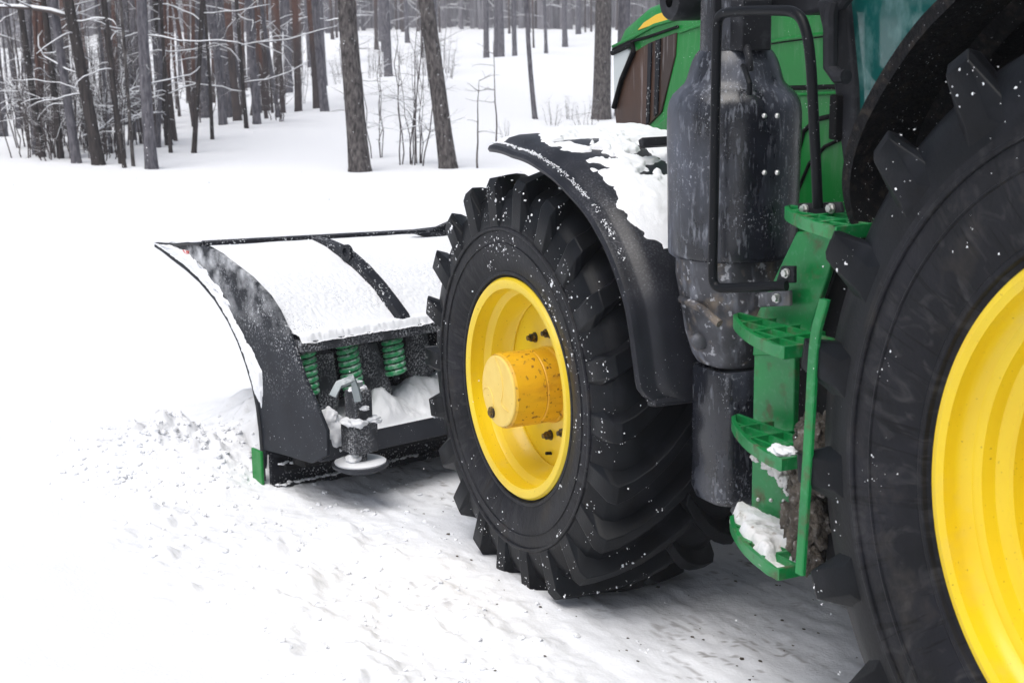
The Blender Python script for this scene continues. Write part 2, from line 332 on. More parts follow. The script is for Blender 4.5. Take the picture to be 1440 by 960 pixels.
def axis(a, b, step, far0, far1):
    n = [a - step]; g = step
    lo = []; p = a
    while p > far0: g *= 1.13; p -= g; lo.append(p)
    hi = []; g = step; p = b
    while p < far1: g *= 1.13; p += g; hi.append(p)
    return np.array(lo[::-1] + list(np.arange(a, b+1e-9, step)) + hi)
ax_ = axis(-2.2, 3.2, .0125, -250, 400); ay_ = axis(-.6, 3.1, .0125, -400, 250)
GX, GY = np.meshgrid(ax_, ay_, indexing='ij')
GZ, gp, gb, gd = ground_fields(GX, GY)
def big_grid(name, V3, m):
    a, b = V3.shape[:2]; me = bpy.data.meshes.new(name)
    idx = np.arange(a*b).reshape(a, b)
    Q = np.stack([idx[:-1, :-1], idx[1:, :-1], idx[1:, 1:], idx[:-1, 1:]], -1).reshape(-1, 4)
    me.vertices.add(a*b); me.vertices.foreach_set('co', V3.reshape(-1).astype(np.float32))
    me.loops.add(Q.size); me.loops.foreach_set('vertex_index', Q.reshape(-1).astype(np.int32))
    me.polygons.add(len(Q)); me.polygons.foreach_set('loop_start', (np.arange(len(Q))*4).astype(np.int32))
    me.update(calc_edges=True); me.polygons.foreach_set('use_smooth', [True]*len(Q)); me.materials.append(m)
    o = bpy.data.objects.new(name, me); COL.objects.link(o); return o
ground = big_grid('ground', np.stack([GX, GY, GZ], -1), M['ground'])
for nm, A in (('packed', gp), ('brown', gb), ('dirt', gd)):
    at_ = ground.data.attributes.new(nm, 'FLOAT', 'POINT'); at_.data.foreach_set('value', A.reshape(-1).astype(np.float32))
tag(ground, 'snowy ground with a ploughed strip under the tractor', kind='structure')
def gh(x, y): return float(ground_fields(np.array([x]), np.array([y]))[0][0])

# loose clods of snow and crumbs of dirt on the ploughed strip
cl = MB()
r2 = random.Random(5)
for i in range(1500):
    x = r2.uniform(-2.0, 2.2); y = r2.gauss(1.75, .24) if i % 3 else r2.uniform(1.0, 2.3)
    if i < 700: x = r2.gauss(2.10, .24); y = r2.gauss(1.92, .2)
    if x > 1.5 + (1.6-y)*.2 and y < 1.55: continue
    r = min(.026 if i < 700 else .012, r2.expovariate(1/.004)+.002)
    k = np.array([r2.uniform(.7, 1.3) for _ in range(len(ICO1_V))])[:, None]
    cl.add(ICO_V*(1+.9*(fbm(ICO_V[:, 0]*1.7+i*3.3+50, ICO_V[:, 1]*1.7+50, ICO_V[:, 2]*1.7+50, o=3, seed=i % 40)-.5)*2)[:, None]*r*np.array([1, 1, .65]) + np.array([x, y, gh(x, y)+r*.25]), ICO_F)
tag(cl.build('snow_clods', M['snow'], ang=60), 'loose white snow clods along the ploughed edge', kind='stuff')
cr = MB()
for i in range(300):
    x = r2.uniform(-2.2, 1.2); y = r2.gauss(.75, .45)
    if y > 1.8: continue
    r = min(.008, r2.expovariate(1/.0022)+.001)
    k = np.array([r2.uniform(.6, 1.4) for _ in range(len(ICO1_V))])[:, None]
    cr.add(ICO1_V*k*r*np.array([1.3, 1, .4]) + np.array([x, y, gh(x, y)+r*.2]), ICO1_F)
tag(cr.build('dirt_crumbs', M['mud'], ang=60), 'dark crumbs of dirt scattered on the packed snow', kind='stuff')

# ------------------------------------------------------------------ trees
def trunk_path(x, y, z0, lean, h, wob, rr, flare=1.35, d=.2, n=14):
    lx, ly = lean; P = []; R = []
    for i in range(n):
        t = (i/(n-1))**1.5; z = h*t
        P.append((x + lx*z + wob*math.sin(3.1*z*.35+rr), y + ly*z + wob*math.cos(2.3*z*.35+rr*2), z0 - .12 + z))
        R.append(d/2*(1 + (flare-1)*math.exp(-z/.18))*(1-.55*t))
    return np.array(P), np.array(R)
def branch(mb, p0, dirv, L, r0, rg, depth=0, snow=True, droop=.12, nt=5):
    n = 7; P = [np.array(p0, float)]; d = np.array(dirv, float); d /= np.linalg.norm(d)
    for i in range(n-1):
        d = d + np.array([rg.uniform(-.3, .3), rg.uniform(-.3, .3), rg.uniform(-.26, .26) - droop*.4]); d /= np.linalg.norm(d)
        P.append(P[-1] + d*L/(n-1))
    P = np.array(P); R = np.linspace(r0, r0*.3, n)
    mb.tube(P, R, 5, mi=0)
    if snow and r0 > .0045:
        mb.tube(P + np.array([0, 0, 1])*(R*.8 + .002)[:, None], R*.8+.004*np.array([.4]+[1]*(n-2)+[.5]), 5, mi=1)
    if depth > 0:
        for k in range(nt):
            i = rg.randint(1, n-2); s = d*.5 + np.array([rg.uniform(-1, 1), rg.uniform(-1, 1), rg.uniform(-.35, .5)])
            branch(mb, P[i], s, L*rg.uniform(.18, .42), R[i]*.55, rg, depth-1, snow, droop, max(2, nt-1))
def tree(x, y, dia, lean_px, bark, label, group=None, branches=0, blen=(.8, 2.2), zr=(.7, 3.2), h=9, wob=.03, bsnow=True, extra=(), name='pine_tree', seed=0, seg=14):
    rg = random.Random(seed*7+3); z0 = gh(x, y)
    # the lean seen in the picture, as a lean along the camera's right-hand direction
    rx, ry = RT[0]/math.hypot(RT[0], RT[1]), RT[1]/math.hypot(RT[0], RT[1])
    P, R = trunk_path(x, y, z0, (rx*-lean_px, ry*-lean_px), h, wob, seed, d=dia)
    t = MB(); t.tube(P, R, seg)
    root = empty(name, (x, y, z0)); tag(root, label, 'tree', group)
    o = t.build('trunk', bark, root, ang=180); o.location = (-x, -y, -z0)
    def pt(z):
        i = np.searchsorted(P[:, 2], z0+z); i = min(max(i, 1), len(P)-1); f = (z0+z-P[i-1, 2])/(P[i, 2]-P[i-1, 2]); return P[i-1]*(1-f)+P[i]*f
    b = MB()
    for k in range(branches):
        z = rg.uniform(*zr); a = rg.uniform(0, 2*PI)
        branch(b, pt(z), (math.cos(a), math.sin(a), rg.uniform(-.05, .6)), rg.uniform(*blen)*.75, rg.uniform(.004, .008), rg, 2, bsnow, nt=6)
    for (z, dv, L, r) in extra: branch(b, pt(z), dv, L, r*(.75 if r < .02 else 1), rg, 2, True, .05, 5)
    # upper limbs above the picture
    for k in range(10 if dia > .12 else 5):
        z = rg.uniform(h*.55, h*.98); a = rg.uniform(0, 2*PI)
        branch(b, pt(z), (math.cos(a), math.sin(a), .25), rg.uniform(.8, 1.8), .016, rg, 1, True, nt=3)
    o = b.build('crown', [M['twig'], M['snow']], root, ang=180); o.location = (-x, -y, -z0)
    return root
rt2 = np.array([RT[0], RT[1]])/math.hypot(RT[0], RT[1])
L3 = lambda s, up=.0, dep=0: (rt2[0]*s + FW[0]*dep, rt2[1]*s + FW[1]*dep, up)
B, BG, BR, BD = M['bark'], M['bark_grey_haze'], M['bark_red'], M['bark_dark']
# x, y, diameter, lean, bark, label, keyword arguments
tree(16.44, -.96, .17, .125, BD, 'dark trunk leaning left with a thick snow-laden branch high on its left side', branches=6, zr=(.6, 2.6), seed=1,
     extra=[(1.95, L3(-1, .22), 1.7, .034), (1.9, L3(1, .1), .9, .014), (.95, L3(-1, .12), .9, .012), (1.2, L3(-1, .2, .3), 1.4, .014)])
tree(16.75, -.72, .13, .055, BG, 'paler grey trunk right behind the dark leaning one', branches=3, seed=2)
tree(17.76, -.5, .10, .086, BD, 'thin dark trunk at the left end of the snowy thicket', branches=7, blen=(.7, 1.6), seed=3)
tree(17.52, -.66, .09, .043, BD, 'thin dark stem in the thicket between two others as thin', branches=6, blen=(.7, 1.6), seed=4)
tree(17.43, -.80, .10, .021, B, 'thin upright stem at the right side of the thicket', branches=6, blen=(.7, 1.6), seed=5)
tree(15.81, -1.54, .165, .004, BG, 'greyish brown trunk with a swollen foot at the forest edge', branches=2, blen=(.5, 1.2), seed=6, extra=[(1.75, L3(1, .1), 1.5, .012), (1.1, L3(1, .25, .2), 1.0, .010)])
tree(17.6, -2.6, .075, -.077, BD, 'slim dark trunk leaning right with a kinked foot', branches=5, blen=(.6, 1.7), seed=7, wob=.06, extra=[(1.5, L3(-1, .05), 1.3, .011), (1.0, L3(-1, -.1), 1.3, .012), (2.0, L3(1, .25), 1.0, .012)])
tree(18.7, -2.5, .11, .019, BD, 'dark trunk just right of the greyish brown trunk', branches=5, seed=8)
tree(17.8, -2.33, .055, .014, BD, 'very thin dark stem leaning on the dark trunk beside it', branches=4, blen=(.4, 1.), seed=9)
tree(19.18, -3.35, .058, .034, BD, 'thin black stem with a zigzag outline left of a grey trunk', branches=5, blen=(.6, 1.6), seed=10, wob=.05)
tree(21.46, -4.17, .14, .021, BG, 'grey trunk behind the thin zigzag stem', branches=2, seed=11)
tree(22.98, -4.95, .15, .027, BR, 'pine with red upper bark and a snowy branch arching from it', branches=1, seed=12, extra=[(1.2, L3(-1, .3), 1.5, .014)])
tree(20.54, -4.36, .072, .051, BD, 'thin dark stem with long level snowy branches, leaning left', branches=3, seed=13, extra=[(1.35, L3(1, .06), 1.7, .016), (.75, L3(1, -.03), 1.2, .014), (.6, L3(-1, .1), 1.1, .012), (1.9, L3(-1, .2), 1.0, .012)])
tree(21.07, -4.67, .135, .021, BG, 'grey trunk just right of the stem with level snowy branches', branches=2, seed=14)
tree(24.74, -6.43, .10, .012, BR, 'narrow reddish trunk standing deep in the left wood', seed=15)
tree(25.61, -7.06, .146, .012, BR, 'red-barked pine left of a pair of close grey trunks', branches=2, seed=16)
tree(25.85, -7.48, .133, .012, BR, 'left trunk of the close pair near the snow slope', seed=17)
tree(23.81, -6.94, .166, .029, BG, 'right and thicker trunk of the close pair near the snow slope', branches=1, seed=18)
tree(13.91, -3.75, .265, .053, B, 'thick rough-barked pine trunk in front of the wood, left of the leaning one', seed=19, wob=.01, extra=[(1.93, L3(-1, .0), .35, .012)], branches=0, seg=24)
tree(13.67, -4.89, .225, .113, B, 'thick rough-barked pine trunk leaning left, in front of the open snow', seed=20, wob=.01, branches=0, seg=24)
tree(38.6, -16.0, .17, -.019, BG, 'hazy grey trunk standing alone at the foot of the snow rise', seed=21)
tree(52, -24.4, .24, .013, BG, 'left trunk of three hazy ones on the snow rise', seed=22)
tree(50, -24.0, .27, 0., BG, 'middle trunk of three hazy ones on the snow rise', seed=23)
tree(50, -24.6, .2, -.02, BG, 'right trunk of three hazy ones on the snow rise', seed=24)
tree(20.66, -9.94, .092, .074, BG, 'slender bent trunk alone in the open snow above the front mudguard', seed=25, wob=.04)
tree(21.65, -11.9, .36, -.006, B, 'broad pine trunk just left of the tractor bonnet', seed=26, seg=24, extra=[(.15, L3(-1, .1), .9, .012)])
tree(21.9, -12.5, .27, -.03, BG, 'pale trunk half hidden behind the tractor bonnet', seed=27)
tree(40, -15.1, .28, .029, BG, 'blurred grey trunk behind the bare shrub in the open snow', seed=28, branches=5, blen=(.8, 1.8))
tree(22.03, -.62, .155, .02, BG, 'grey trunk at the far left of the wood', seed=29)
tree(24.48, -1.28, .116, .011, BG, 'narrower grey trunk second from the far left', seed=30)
tree(16.02, -1.23, .057, .05, BD, 'thin dark sapling left of the greyish brown trunk, nearest of its cluster', seed=31, branches=4, blen=(.4, 1.1))
tree(16.15, -1.37, .048, .033, B, 'thinnest sapling beside the greyish brown trunk', seed=32, branches=4, blen=(.4, 1.1))
tree(16.49, -1.24, .049, .034, BD, 'thin sapling behind its nearer twin by the dark leaning trunk', seed=33, branches=4, blen=(.4, 1.1))

def simple_trunk(x, y, dia, lean, h, seed):
    t = MB(); z0 = gh(x, y); P, R = trunk_path(x, y, z0, lean, h, .04, seed, d=dia, n=9); P = P - np.array([x, y, z0]); t.tube(P, R, 8)
    rg = random.Random(seed); b = MB()
    for k in range(7):
        z = rg.uniform(.5, 4); a = rg.uniform(0, 6.28); i = np.searchsorted(P[:, 2], z); p = P[min(i, len(P)-1)]*1.; 
        branch(b, p, (math.cos(a), math.sin(a), rg.uniform(-.1, .3)), rg.uniform(.5, 1.6), .010, rg, 1, True, nt=3)
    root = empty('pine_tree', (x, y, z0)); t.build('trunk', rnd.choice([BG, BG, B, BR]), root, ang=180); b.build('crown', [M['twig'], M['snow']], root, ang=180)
    return root
def px_ground(px, depth):
    d = FW + ((px-720)*RT)/FPX; q = CAM + d*depth; return q[0], q[1]
protos = [simple_trunk(0, 0, .17+.03*i, (.01*(i-2), .012*(2-i)), 11, 100+i) for i in range(5)]
for p in protos: p['group'] = 'trunks in the depth of the wood'
k = 0; r3 = random.Random(77)
zones = [(-60, 470, 25, 62, 54, 'grey trunk deep in the snowy wood left of the open snow'), (430, 870, 62, 100, 42, 'faint grey trunk in the hazy wood beyond the open snow')]
for (a, b_, d0, d1, cnt, lab) in zones:
    for i in range(cnt):
        px_ = r3.uniform(a, b_); lo_ = max(d0, 24+max(0, px_-180)*.034) if d0 < 50 else d0; dpt = lo_ + (d1-lo_)*r3.random()**.8; x, y = px_ground(px_, dpt)
        o = protos[k] if k < 5 else copy_tree(protos[r3.randrange(5)]); k += 1
        s = r3.uniform(.45, .95)*(1.1 if d0 > 50 else 1.)
        o.location = (x, y, gh(x, y)-.05); o.rotation_euler = (0, 0, r3.uniform(0, 6.28)); o.scale = (s, s, r3.uniform(1, 1.4))
        tag(o, lab, 'tree', 'trunks deep in the left wood' if d0 < 50 else 'trunks beyond the open snow')
for i in range(64):       # young thin stems between the big trunks
    px_ = r3.uniform(-40, 440); dpt = 22.5+max(0, px_-200)*.032 + 14*r3.random()**1.6; x, y = px_ground(px_, dpt); o = copy_tree(protos[r3.randrange(5)])
    s_ = r3.uniform(.18, .42); o.location = (x, y, gh(x, y)-.03); o.rotation_euler = (r3.gauss(0, .05), r3.gauss(0, .05), r3.uniform(0, 6.28)); o.scale = (s_, s_, r3.uniform(.5, .8))
    o.name = 'young_tree'; tag(o, 'young thin stem growing between the big trunks of the left wood', 'tree', 'young stems in the left wood')
# the far wood that reads as one mass
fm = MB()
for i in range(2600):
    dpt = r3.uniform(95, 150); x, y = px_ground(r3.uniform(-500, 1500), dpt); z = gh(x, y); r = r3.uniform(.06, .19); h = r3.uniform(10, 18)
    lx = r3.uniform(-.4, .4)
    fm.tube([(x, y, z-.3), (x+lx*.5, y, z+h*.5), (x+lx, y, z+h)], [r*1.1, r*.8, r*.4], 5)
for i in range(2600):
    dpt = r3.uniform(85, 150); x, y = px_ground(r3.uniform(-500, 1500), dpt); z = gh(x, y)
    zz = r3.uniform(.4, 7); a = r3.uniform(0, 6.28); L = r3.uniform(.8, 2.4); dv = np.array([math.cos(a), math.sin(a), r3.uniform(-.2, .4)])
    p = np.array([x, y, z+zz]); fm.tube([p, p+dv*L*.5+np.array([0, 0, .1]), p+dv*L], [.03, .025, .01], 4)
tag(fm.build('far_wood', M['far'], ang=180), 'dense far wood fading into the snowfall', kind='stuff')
fs = MB()
for i in range(300):
    dpt = r3.uniform(135, 165); x, y = px_ground(r3.uniform(-700, 1700), dpt); z = gh(x, y); h = r3.uniform(9, 20); R0 = r3.uniform(2.2, 4)
    for q in range(9):
        t = q/9; rr = R0*(1-t)*r3.uniform(.8, 1.15)+.2; n = 11; ang = np.arange(n)*2*PI/n + r3.uniform(0, 1)
        ra = rr*np.array([r3.uniform(.6, 1.25) for _ in range(n)])
        V = np.vstack([np.stack([x+ra*np.cos(ang), y+ra*np.sin(ang), np.full(n, z+h*t) + np.array([r3.uniform(-.5, .2) for _ in range(n)])], 1), [[x, y, z+h*(t+.22)]]])
        fs.add(V, [(j, (j+1) % n, n) for j in range(n)])
tag(fs.build('far_spruces', M['needles'], ang=60), 'dark spruces closing the far wood', kind='stuff')

# bare snowy shrubs and saplings
def shrub_mesh(seed, h, nstem, spread, snow, thin=1.):
    rg = random.Random(seed); b = MB()
    for k in range(nstem):
        a = rg.uniform(0, 6.28); s = rg.uniform(0, spread); p = np.array([math.cos(a)*s*.4, math.sin(a)*s*.4, -.08]); tip = np.array([math.cos(a)*s, math.sin(a)*s, h*rg.uniform(.6, 1.1)])
        n = 8; P = np.array([p+(tip-p)*(i/(n-1)) + np.array([rg.uniform(-.04, .04), rg.uniform(-.04, .04), 0])*(i > 0) for i in range(n)]); R = np.linspace(.011, .003, n)*thin
        b.tube(P, R, 5)
        for q in range(9):
            i = rg.randint(2, n-1); aa = rg.uniform(0, 6.28)
            branch(b, P[i], (math.cos(aa), math.sin(aa), rg.uniform(-.1, .9)), rg.uniform(.18, .6)*h/2, R[i]*.6, rg, 1, snow, .08, 3)
    return b
shr = []
for i in range(6):
    root = empty('shrub'); shrub_mesh(200+i, (2.4, 2.0, 2.8, 1.6, 2.2, 1.2)[i], (6, 5, 6, 6, 4, 7)[i], (.7, .6, .8, .7, .5, .6)[i], i % 2 == 0).build('stems', [M['twig'], M['snow']], root, ang=180)
    shr.append(root)
spots = []
used = [0]*6
def put_shrub(px, py, k, s, label, group, depth=None):
    q = at(px, py, Z=.05) if depth is None else np.array([*px_ground(px, depth), 0])
    o = shr[k] if not used[k] else copy_tree(shr[k]); used[k] = 1
    o.location = (q[0], q[1], gh(q[0], q[1])-.03); o.rotation_euler = (0, 0, r3.uniform(0, 6.28)); o.scale = (s, s, s)
    return tag(o, label, 'shrub', group)
put_shrub(565, 236, 2, .95, 'tall bare shrub between the two thick pine trunks', 'bare shrubs in the open snow')
put_shrub(588, 232, 0, .75, 'lower bare shrub just left of the leaning pine trunk', 'bare shrubs in the open snow')
put_shrub(535, 222, 4, .8, 'shrub right beside the foot of the thick upright pine', 'bare shrubs in the open snow')
for i in range(26):
    put_shrub(r3.uniform(40, 215), r3.uniform(214, 236), r3.randrange(6), r3.uniform(.7, 1.1), 'tangled snowy shrub in the thicket at the left forest edge', 'shrubs of the left thicket')
for i in range(26):
    put_shrub(r3.uniform(-40, 420), 0, r3.randrange(6), r3.uniform(.8, 1.3), 'snowy undergrowth shrub among the trunks of the left wood', 'undergrowth in the left wood', depth=r3.uniform(27, 45))
for i in range(16):
    put_shrub(r3.uniform(400, 640), 0, r3.randrange(6), r3.uniform(.5, .95), 'pale bare shrub far back in the open snow', 'shrubs far back', depth=r3.uniform(32, 60))
for i in range(5):
    put_shrub((778, 800, 822, 838, 712)[i], (180, 172, 184, 172, 196)[i], (5, 3, 5, 3, 5)[i], (.42, .35, .5, .35, .3)[i], 'low twiggy bush in the snow above the front mudguard', 'low bushes near the broad pine')
def sapling(px, py, dx, hpx, seed, label):
    q = at(px, py, Z=.05); rg = random.Random(seed); dep = (q-CAM)@FW; h = hpx*dep/FPX; z0 = gh(q[0], q[1]); b = MB(); n = 10
    P = np.array([[rt2[0]*dx*h*i/(n-1)+rg.uniform(-.02, .02), rt2[1]*dx*h*i/(n-1), -.05+h*i/(n-1)] for i in range(n)]); b.tube(P, np.linspace(.016, .004, n), 6)
    for k in range(6):
        i = rg.randint(3, n-1); s = rg.choice((-1, 1)); branch(b, P[i], L3(s, .25, rg.uniform(-.5, .5)), rg.uniform(.25, .6)*h*.5, .006, rg, 1, False, .02, 2)
    root = empty('sapling', (q[0], q[1], z0)); tag(root, label, 'sapling', 'saplings in the open snow'); b.build('stem', [M['twig_bare'], M['snow']], root, ang=180)
sapling(671, 240, .03, 128, 1, 'bare sapling left of the mudguard tip with a bent top')
sapling(699, 205, -.02, 150, 2, 'tall thin sapling behind the one with a bent top')
sapling(495, 240, .0, 190, 3, 'thin straight sapling hugging the thick upright pine')

# ------------------------------------------------------------------ haze of falling snow (air between here and the wood)
hz = MB(); hz.box((150, -60, 24), (420, 420, 52))
HZ = bpy.data.materials.new('haze'); HZ.use_nodes = True; n_ = HZ.node_tree; n_.nodes.remove(n_.nodes['Principled BSDF'])
pv = n_.nodes.new('ShaderNodeVolumePrincipled'); pv.inputs['Color'].default_value = (.90, .925, 1, 1); pv.inputs['Density'].default_value = .0013; pv.inputs['Anisotropy'].default_value = .0
n_.links.new(pv.outputs[0], n_.nodes['Material Output'].inputs['Volume'])
HAZE_ON = True
if HAZE_ON: tag(hz.build('haze', HZ, ang=0), 'pale air full of fine falling snow', kind='stuff')

# ------------------------------------------------------------------ tractor
T = empty('tractor', (0, 0, 0)); tag(T, 'green tractor with yellow wheel rims driving away behind a snow plough', 'tractor')

def carcass(hw, R, Rr):
    k = R-(.058 if R < .9 else .068)
    half = [(.86*hw, Rr-.004), (.93*hw, Rr+.035), (.99*hw, Rr+(k-Rr)*.30), (hw, Rr+(k-Rr)*.45), (.985*hw, Rr+(k-Rr)*.61), (.955*hw, Rr+(k-Rr)*.76), (.90*hw, Rr+(k-Rr)*.89), (.80*hw, k-.012), (.62*hw, k-.004), (.3*hw, k), (0, k+.002)]
    return half
def make_tyre(name, hw, R, Rr, nl, tip0, parent, yc, zc, seed, xc=0.):
    """carcass of revolution with chevron lugs; its axle is the local Y axis through the wheel empty"""
    half = carcass(hw, R, Rr); t = MB()
    # sidewall rings
    prof = []
    for i, (a, b) in enumerate(half): prof.append((a, b))
    def ring(p, q, h): return None
    full = prof + [(-a, b) for a, b in prof[-2::-1]]
    t.lathe(full, (0, 0, 0), 'Y', 120)
    # bead ring and a fine line in the sidewall
    rl = Rr+.03
    for rr_, pr_, wd in ((Rr+.022, .006, .012), (Rr+(R-Rr)*.34, .004, .005), (Rr+(R-Rr)*.47, .007, .010)):
        yv = np.interp(rr_, [b for a, b in half[:8]], [a for a, b in half[:8]])
        t.lathe([(yv-.01, rr_-wd), (yv+pr_, rr_-wd*.6), (yv+pr_, rr_+wd*.6), (yv-.01, rr_+wd)], (0, 0, 0), 'Y', 120)
    # lugs
    ys = np.array([-.07, .12, .35, .58, .78, .95, 1.005, 1.005])*hw
    rtop = np.array([R, R-.002, R-.005, R-.010, R-.016, R-.022, R-.050, R-.185])
    lh = 0 if R < .9 else .010
    thin = 1 if R < .9 else .74
    rbase = np.array([R-.068, R-.068, R-.068, R-.073, R-.088, R-.115, R-.160, R-.215])-lh
    ybase = np.array([-.07, .12, .35, .58, .78, .90, .93, .95])*hw
    sN = np.linspace(0, 1, 8); sN = np.clip((ys-ys[0])/(1.0*hw-ys[0]), 0, 1)
    arc = .78*hw*1.25/R*(1-(1-sN)**1.6)           # lead of the centre over the shoulder (radians)
    wt = np.array([.022, .026, .027, .028, .031, 0.034, .036, .040])*R/.77*thin; wb_ = wt + np.array([.014, .016, .017, .018, .020, .026, .034, .030])*(1 if R < .9 else 1.45)
    step = 2*PI/nl
    rg = random.Random(seed)
    for side in (1, -1):
        for i in range(nl):
            th0 = tip0 + i*step + (step/2 if side < 0 else 0)
            V = []
            for k in range(8):
                th = th0 - arc[-1] + arc[k]
                for (off, rr_, yy) in ((-wb_[k]/R, rbase[k], ybase[k]), (-wt[k]/R, rtop[k], ys[k]), (wt[k]/R, rtop[k], ys[k]), (wb_[k]/R, rbase[k], ybase[k])):
                    V.append((rr_*math.cos(th+off), side*yy, rr_*math.sin(th+off)))
            F = []
            for k in range(7):
                for j in range(3): F.append((k*4+j, k*4+j+1, (k+1)*4+j+1, (k+1)*4+j))
            F += [(0, 1, 2, 3), (28, 29, 30, 31)]
            t.add(np.array(V), F)
    fl_ = (.054 if R < .9 else .03)-zc     # the tread flattens where it carries the tractor
    t.v = [np.stack([v[:, 0], v[:, 1], np.where(v[:, 2] < fl_, fl_+(v[:, 2]-fl_)*.08, v[:, 2])], 1) for v in t.v]
    o = t.build('tyre', M['rubber'], parent, ang=40, bevel=.009, seg=3)
    # inner sidewall zone gets its own duller, scuffed rubber
    o.data.materials.append(M['rubber_side'])
    rc = Rr+(R-Rr)*.50
    for p in o.data.polygons:
        c = p.center; r_ = math.hypot(c.x, c.z)
        if r_ < rc and abs(c.y) > hw*.6: p.material_index = 1
    # flecks of snow stuck to it
    sp = MB(); 
    hr = [b for a, b in half[:9]]; hy = [a for a, b in half[:9]]
    big = 1 if R < .9 else .8
    def fleck(c, s_, flat):
        q = np.array([rg.uniform(.4, 1.6) for _ in range(len(ICO1_V))])[:, None]; st = np.array([rg.uniform(.6, 1.8), rg.uniform(.35, .8) if flat else rg.uniform(.6, 1.2), rg.uniform(.6, 1.8)])
        sp.add(ICO1_V*q*s_*st + np.array(c), ICO1_F)
    for i in range(64):
        th = rg.uniform(0, 2*PI) if rg.random() < .4 else rg.gauss(PI*.72, .8); r0_ = Rr+.02+(R-.11-Rr)*rg.betavariate(1.4, 1.3); sg = rg.uniform(.006, .045)
        for k in range(rg.randint(2, 16)):
            r_ = min(max(r0_+rg.gauss(0, sg), Rr+.012), R-.09); t_ = th+rg.gauss(0, sg*1.2/r_); yv = np.interp(r_, hr, hy)
            fleck((r_*math.cos(t_), yv+.001, r_*math.sin(t_)), min(.0036, .0005+rg.expovariate(1/.0008))*big, True)
    for i in range(2600 if R < .9 else 1500):       # packed along the lugs' flanks and outer ends, in runs
        li = rg.randrange(nl); th0 = tip0 + li*step; sgn = rg.choice((-1, 1)); u = rg.uniform(.2, 1)
        if rg.random() < .72:
            yy = ys[0]+u*(hw-ys[0]); a_ = np.interp(yy, ys, arc); edge_ = np.interp(yy, ys, wt if rg.random() < .6 else wb_); hgt = np.interp(yy, ys, rtop)-.002 if rg.random() < .6 else np.interp(yy, ys, rbase)+.016
            if vnoise(np.array([li*5.7+sgn*2.]), np.array([u*9.]), 0., 3)[0] < .62: continue
            th = th0-arc[-1]+a_ + sgn*edge_/R; r_ = hgt + rg.gauss(0, .003)
        else:
            th = th0+rg.gauss(0, .045); r_ = R-rg.uniform(.05, .17); yy = hw*1.006
            if vnoise(np.array([li*3.7]), np.array([r_*40]), 0., 9)[0] < .62: continue
        fleck((r_*math.cos(th), yy, r_*math.sin(th)), min(.0038, .0006+rg.expovariate(1/.0009))*big, False)
    so = sp.build('snow_specks', M['snow_fine'], o, ang=60); so['kind'] = 'stuff'
    return o
def nut(mb, c, r, L, axis=1, n=6, a0=0):
    ang = a0+np.arange(n)*2*PI/n; A = np.stack([c[0]+r*np.cos(ang), np.full(n, c[1]), c[2]+r*np.sin(ang)], 1); mb.prism(A, (0, L, 0))

# front wheel
def front_wheel(yc, zc, side):
    w = empty('front_wheel', (0, yc, zc), T)
    make_tyre('tyre', .29, .760, .385, 22, math.radians(15.3), w, yc, zc, 4)
    r = MB(); f = .270
    r.lathe([(f-.002, .352), (f+.004, .370), (f+.002, .383), (f-.008, .391), (f-.02, .388), (f-.03, .374), (f-.05, .362), (f-.06, .360), (-.27, .360), (-.27, .340), (-.10, .325), (-.02, .322), (.02, .300), (.121, .300), (.126, .306), (.165, .322), (.195, .330), (.205, .343), (.214, .350), (.222, .351), (.235, .3535), (f-.02, .354)], (0, 0, 0), 'Y', 128, closed=True)
    r.build('rim', M['yellow'], w, ang=30, bevel=0)
    d = MB(); d.lathe([(.125, .0), (.125, .24), (.119, .285), (.114, .3015), (.10, .3015), (.10, .0)], (0, 0, 0), 'Y', 96); d.build('wheel_disc', M['yellow'], w, ang=30)
    h = MB(); h.lathe([(.12, .136), (.135, .136), (.140, .131), (.15, .1305), (.20, .132), (.204, .129), (.208, .132), (.318, .132), (.325, .127)], (0, 0, 0), 'Y', 72)
    h.build('hub', M['yellow_hub'], w, ang=30)
    c = MB(); c.lathe([(.319, .1265), (.329, .1255), (.332, .1215), (.332, 0.001)], (0, 0, 0), 'Y', 72)
    cp = c.build('hub_cap', M['yellow_cap'], w, ang=30)
    g = MB()   # cast curved ribs of the cap
    for pl_ in ([(-10, -148), (12, -100), (22, -50), (22, 5), (14, 45), (24, 62), (44, 70)], [(-66, 28), (-55, 6), (-38, 0), (-24, 30), (-18, 75), (-26, 100)]):
        P = smooth_path([(-a/70*.123, .3325, -b_/155*.123) for a, b_ in pl_], 2); g.tube(P, .0022, 6)
    g.build('cast_rib', M['yellow_cap'], cp, ang=60)
    pl = MB(); nut(pl, (.045, .330, -.085), .020, .010, n=14); nut(pl, (.045, .340, -.085), .012, .006); pl.build('drain_plug', M['nut'], cp, ang=30)
    for i in range(10):
        a = math.radians(18+36*i); b = MB(); c0 = (.185*math.cos(a), .1245, .185*math.sin(a))
        nut(b, c0, .019, .004, n=16); nut(b, (c0[0], c0[1]+.004, c0[2]), 0.0155, .017, a0=a); nut(b, (c0[0], c0[1]+.021, c0[2]), .009, .012, n=10); b.build('wheel_nut', M['nut'], w, ang=30)
    v = MB(); v.tube([(.0, .11, -.255), (.0, .145, -.25)], .006, 8); v.build('valve', M['black'], w)
    return w
fwheel = front_wheel(.93, .747, 1)
fwheel.rotation_euler = (0, 0, 0)
o2 = copy_tree(fwheel, T); o2.location = (0, -.93, .747); o2.scale = (1, -1, 1)

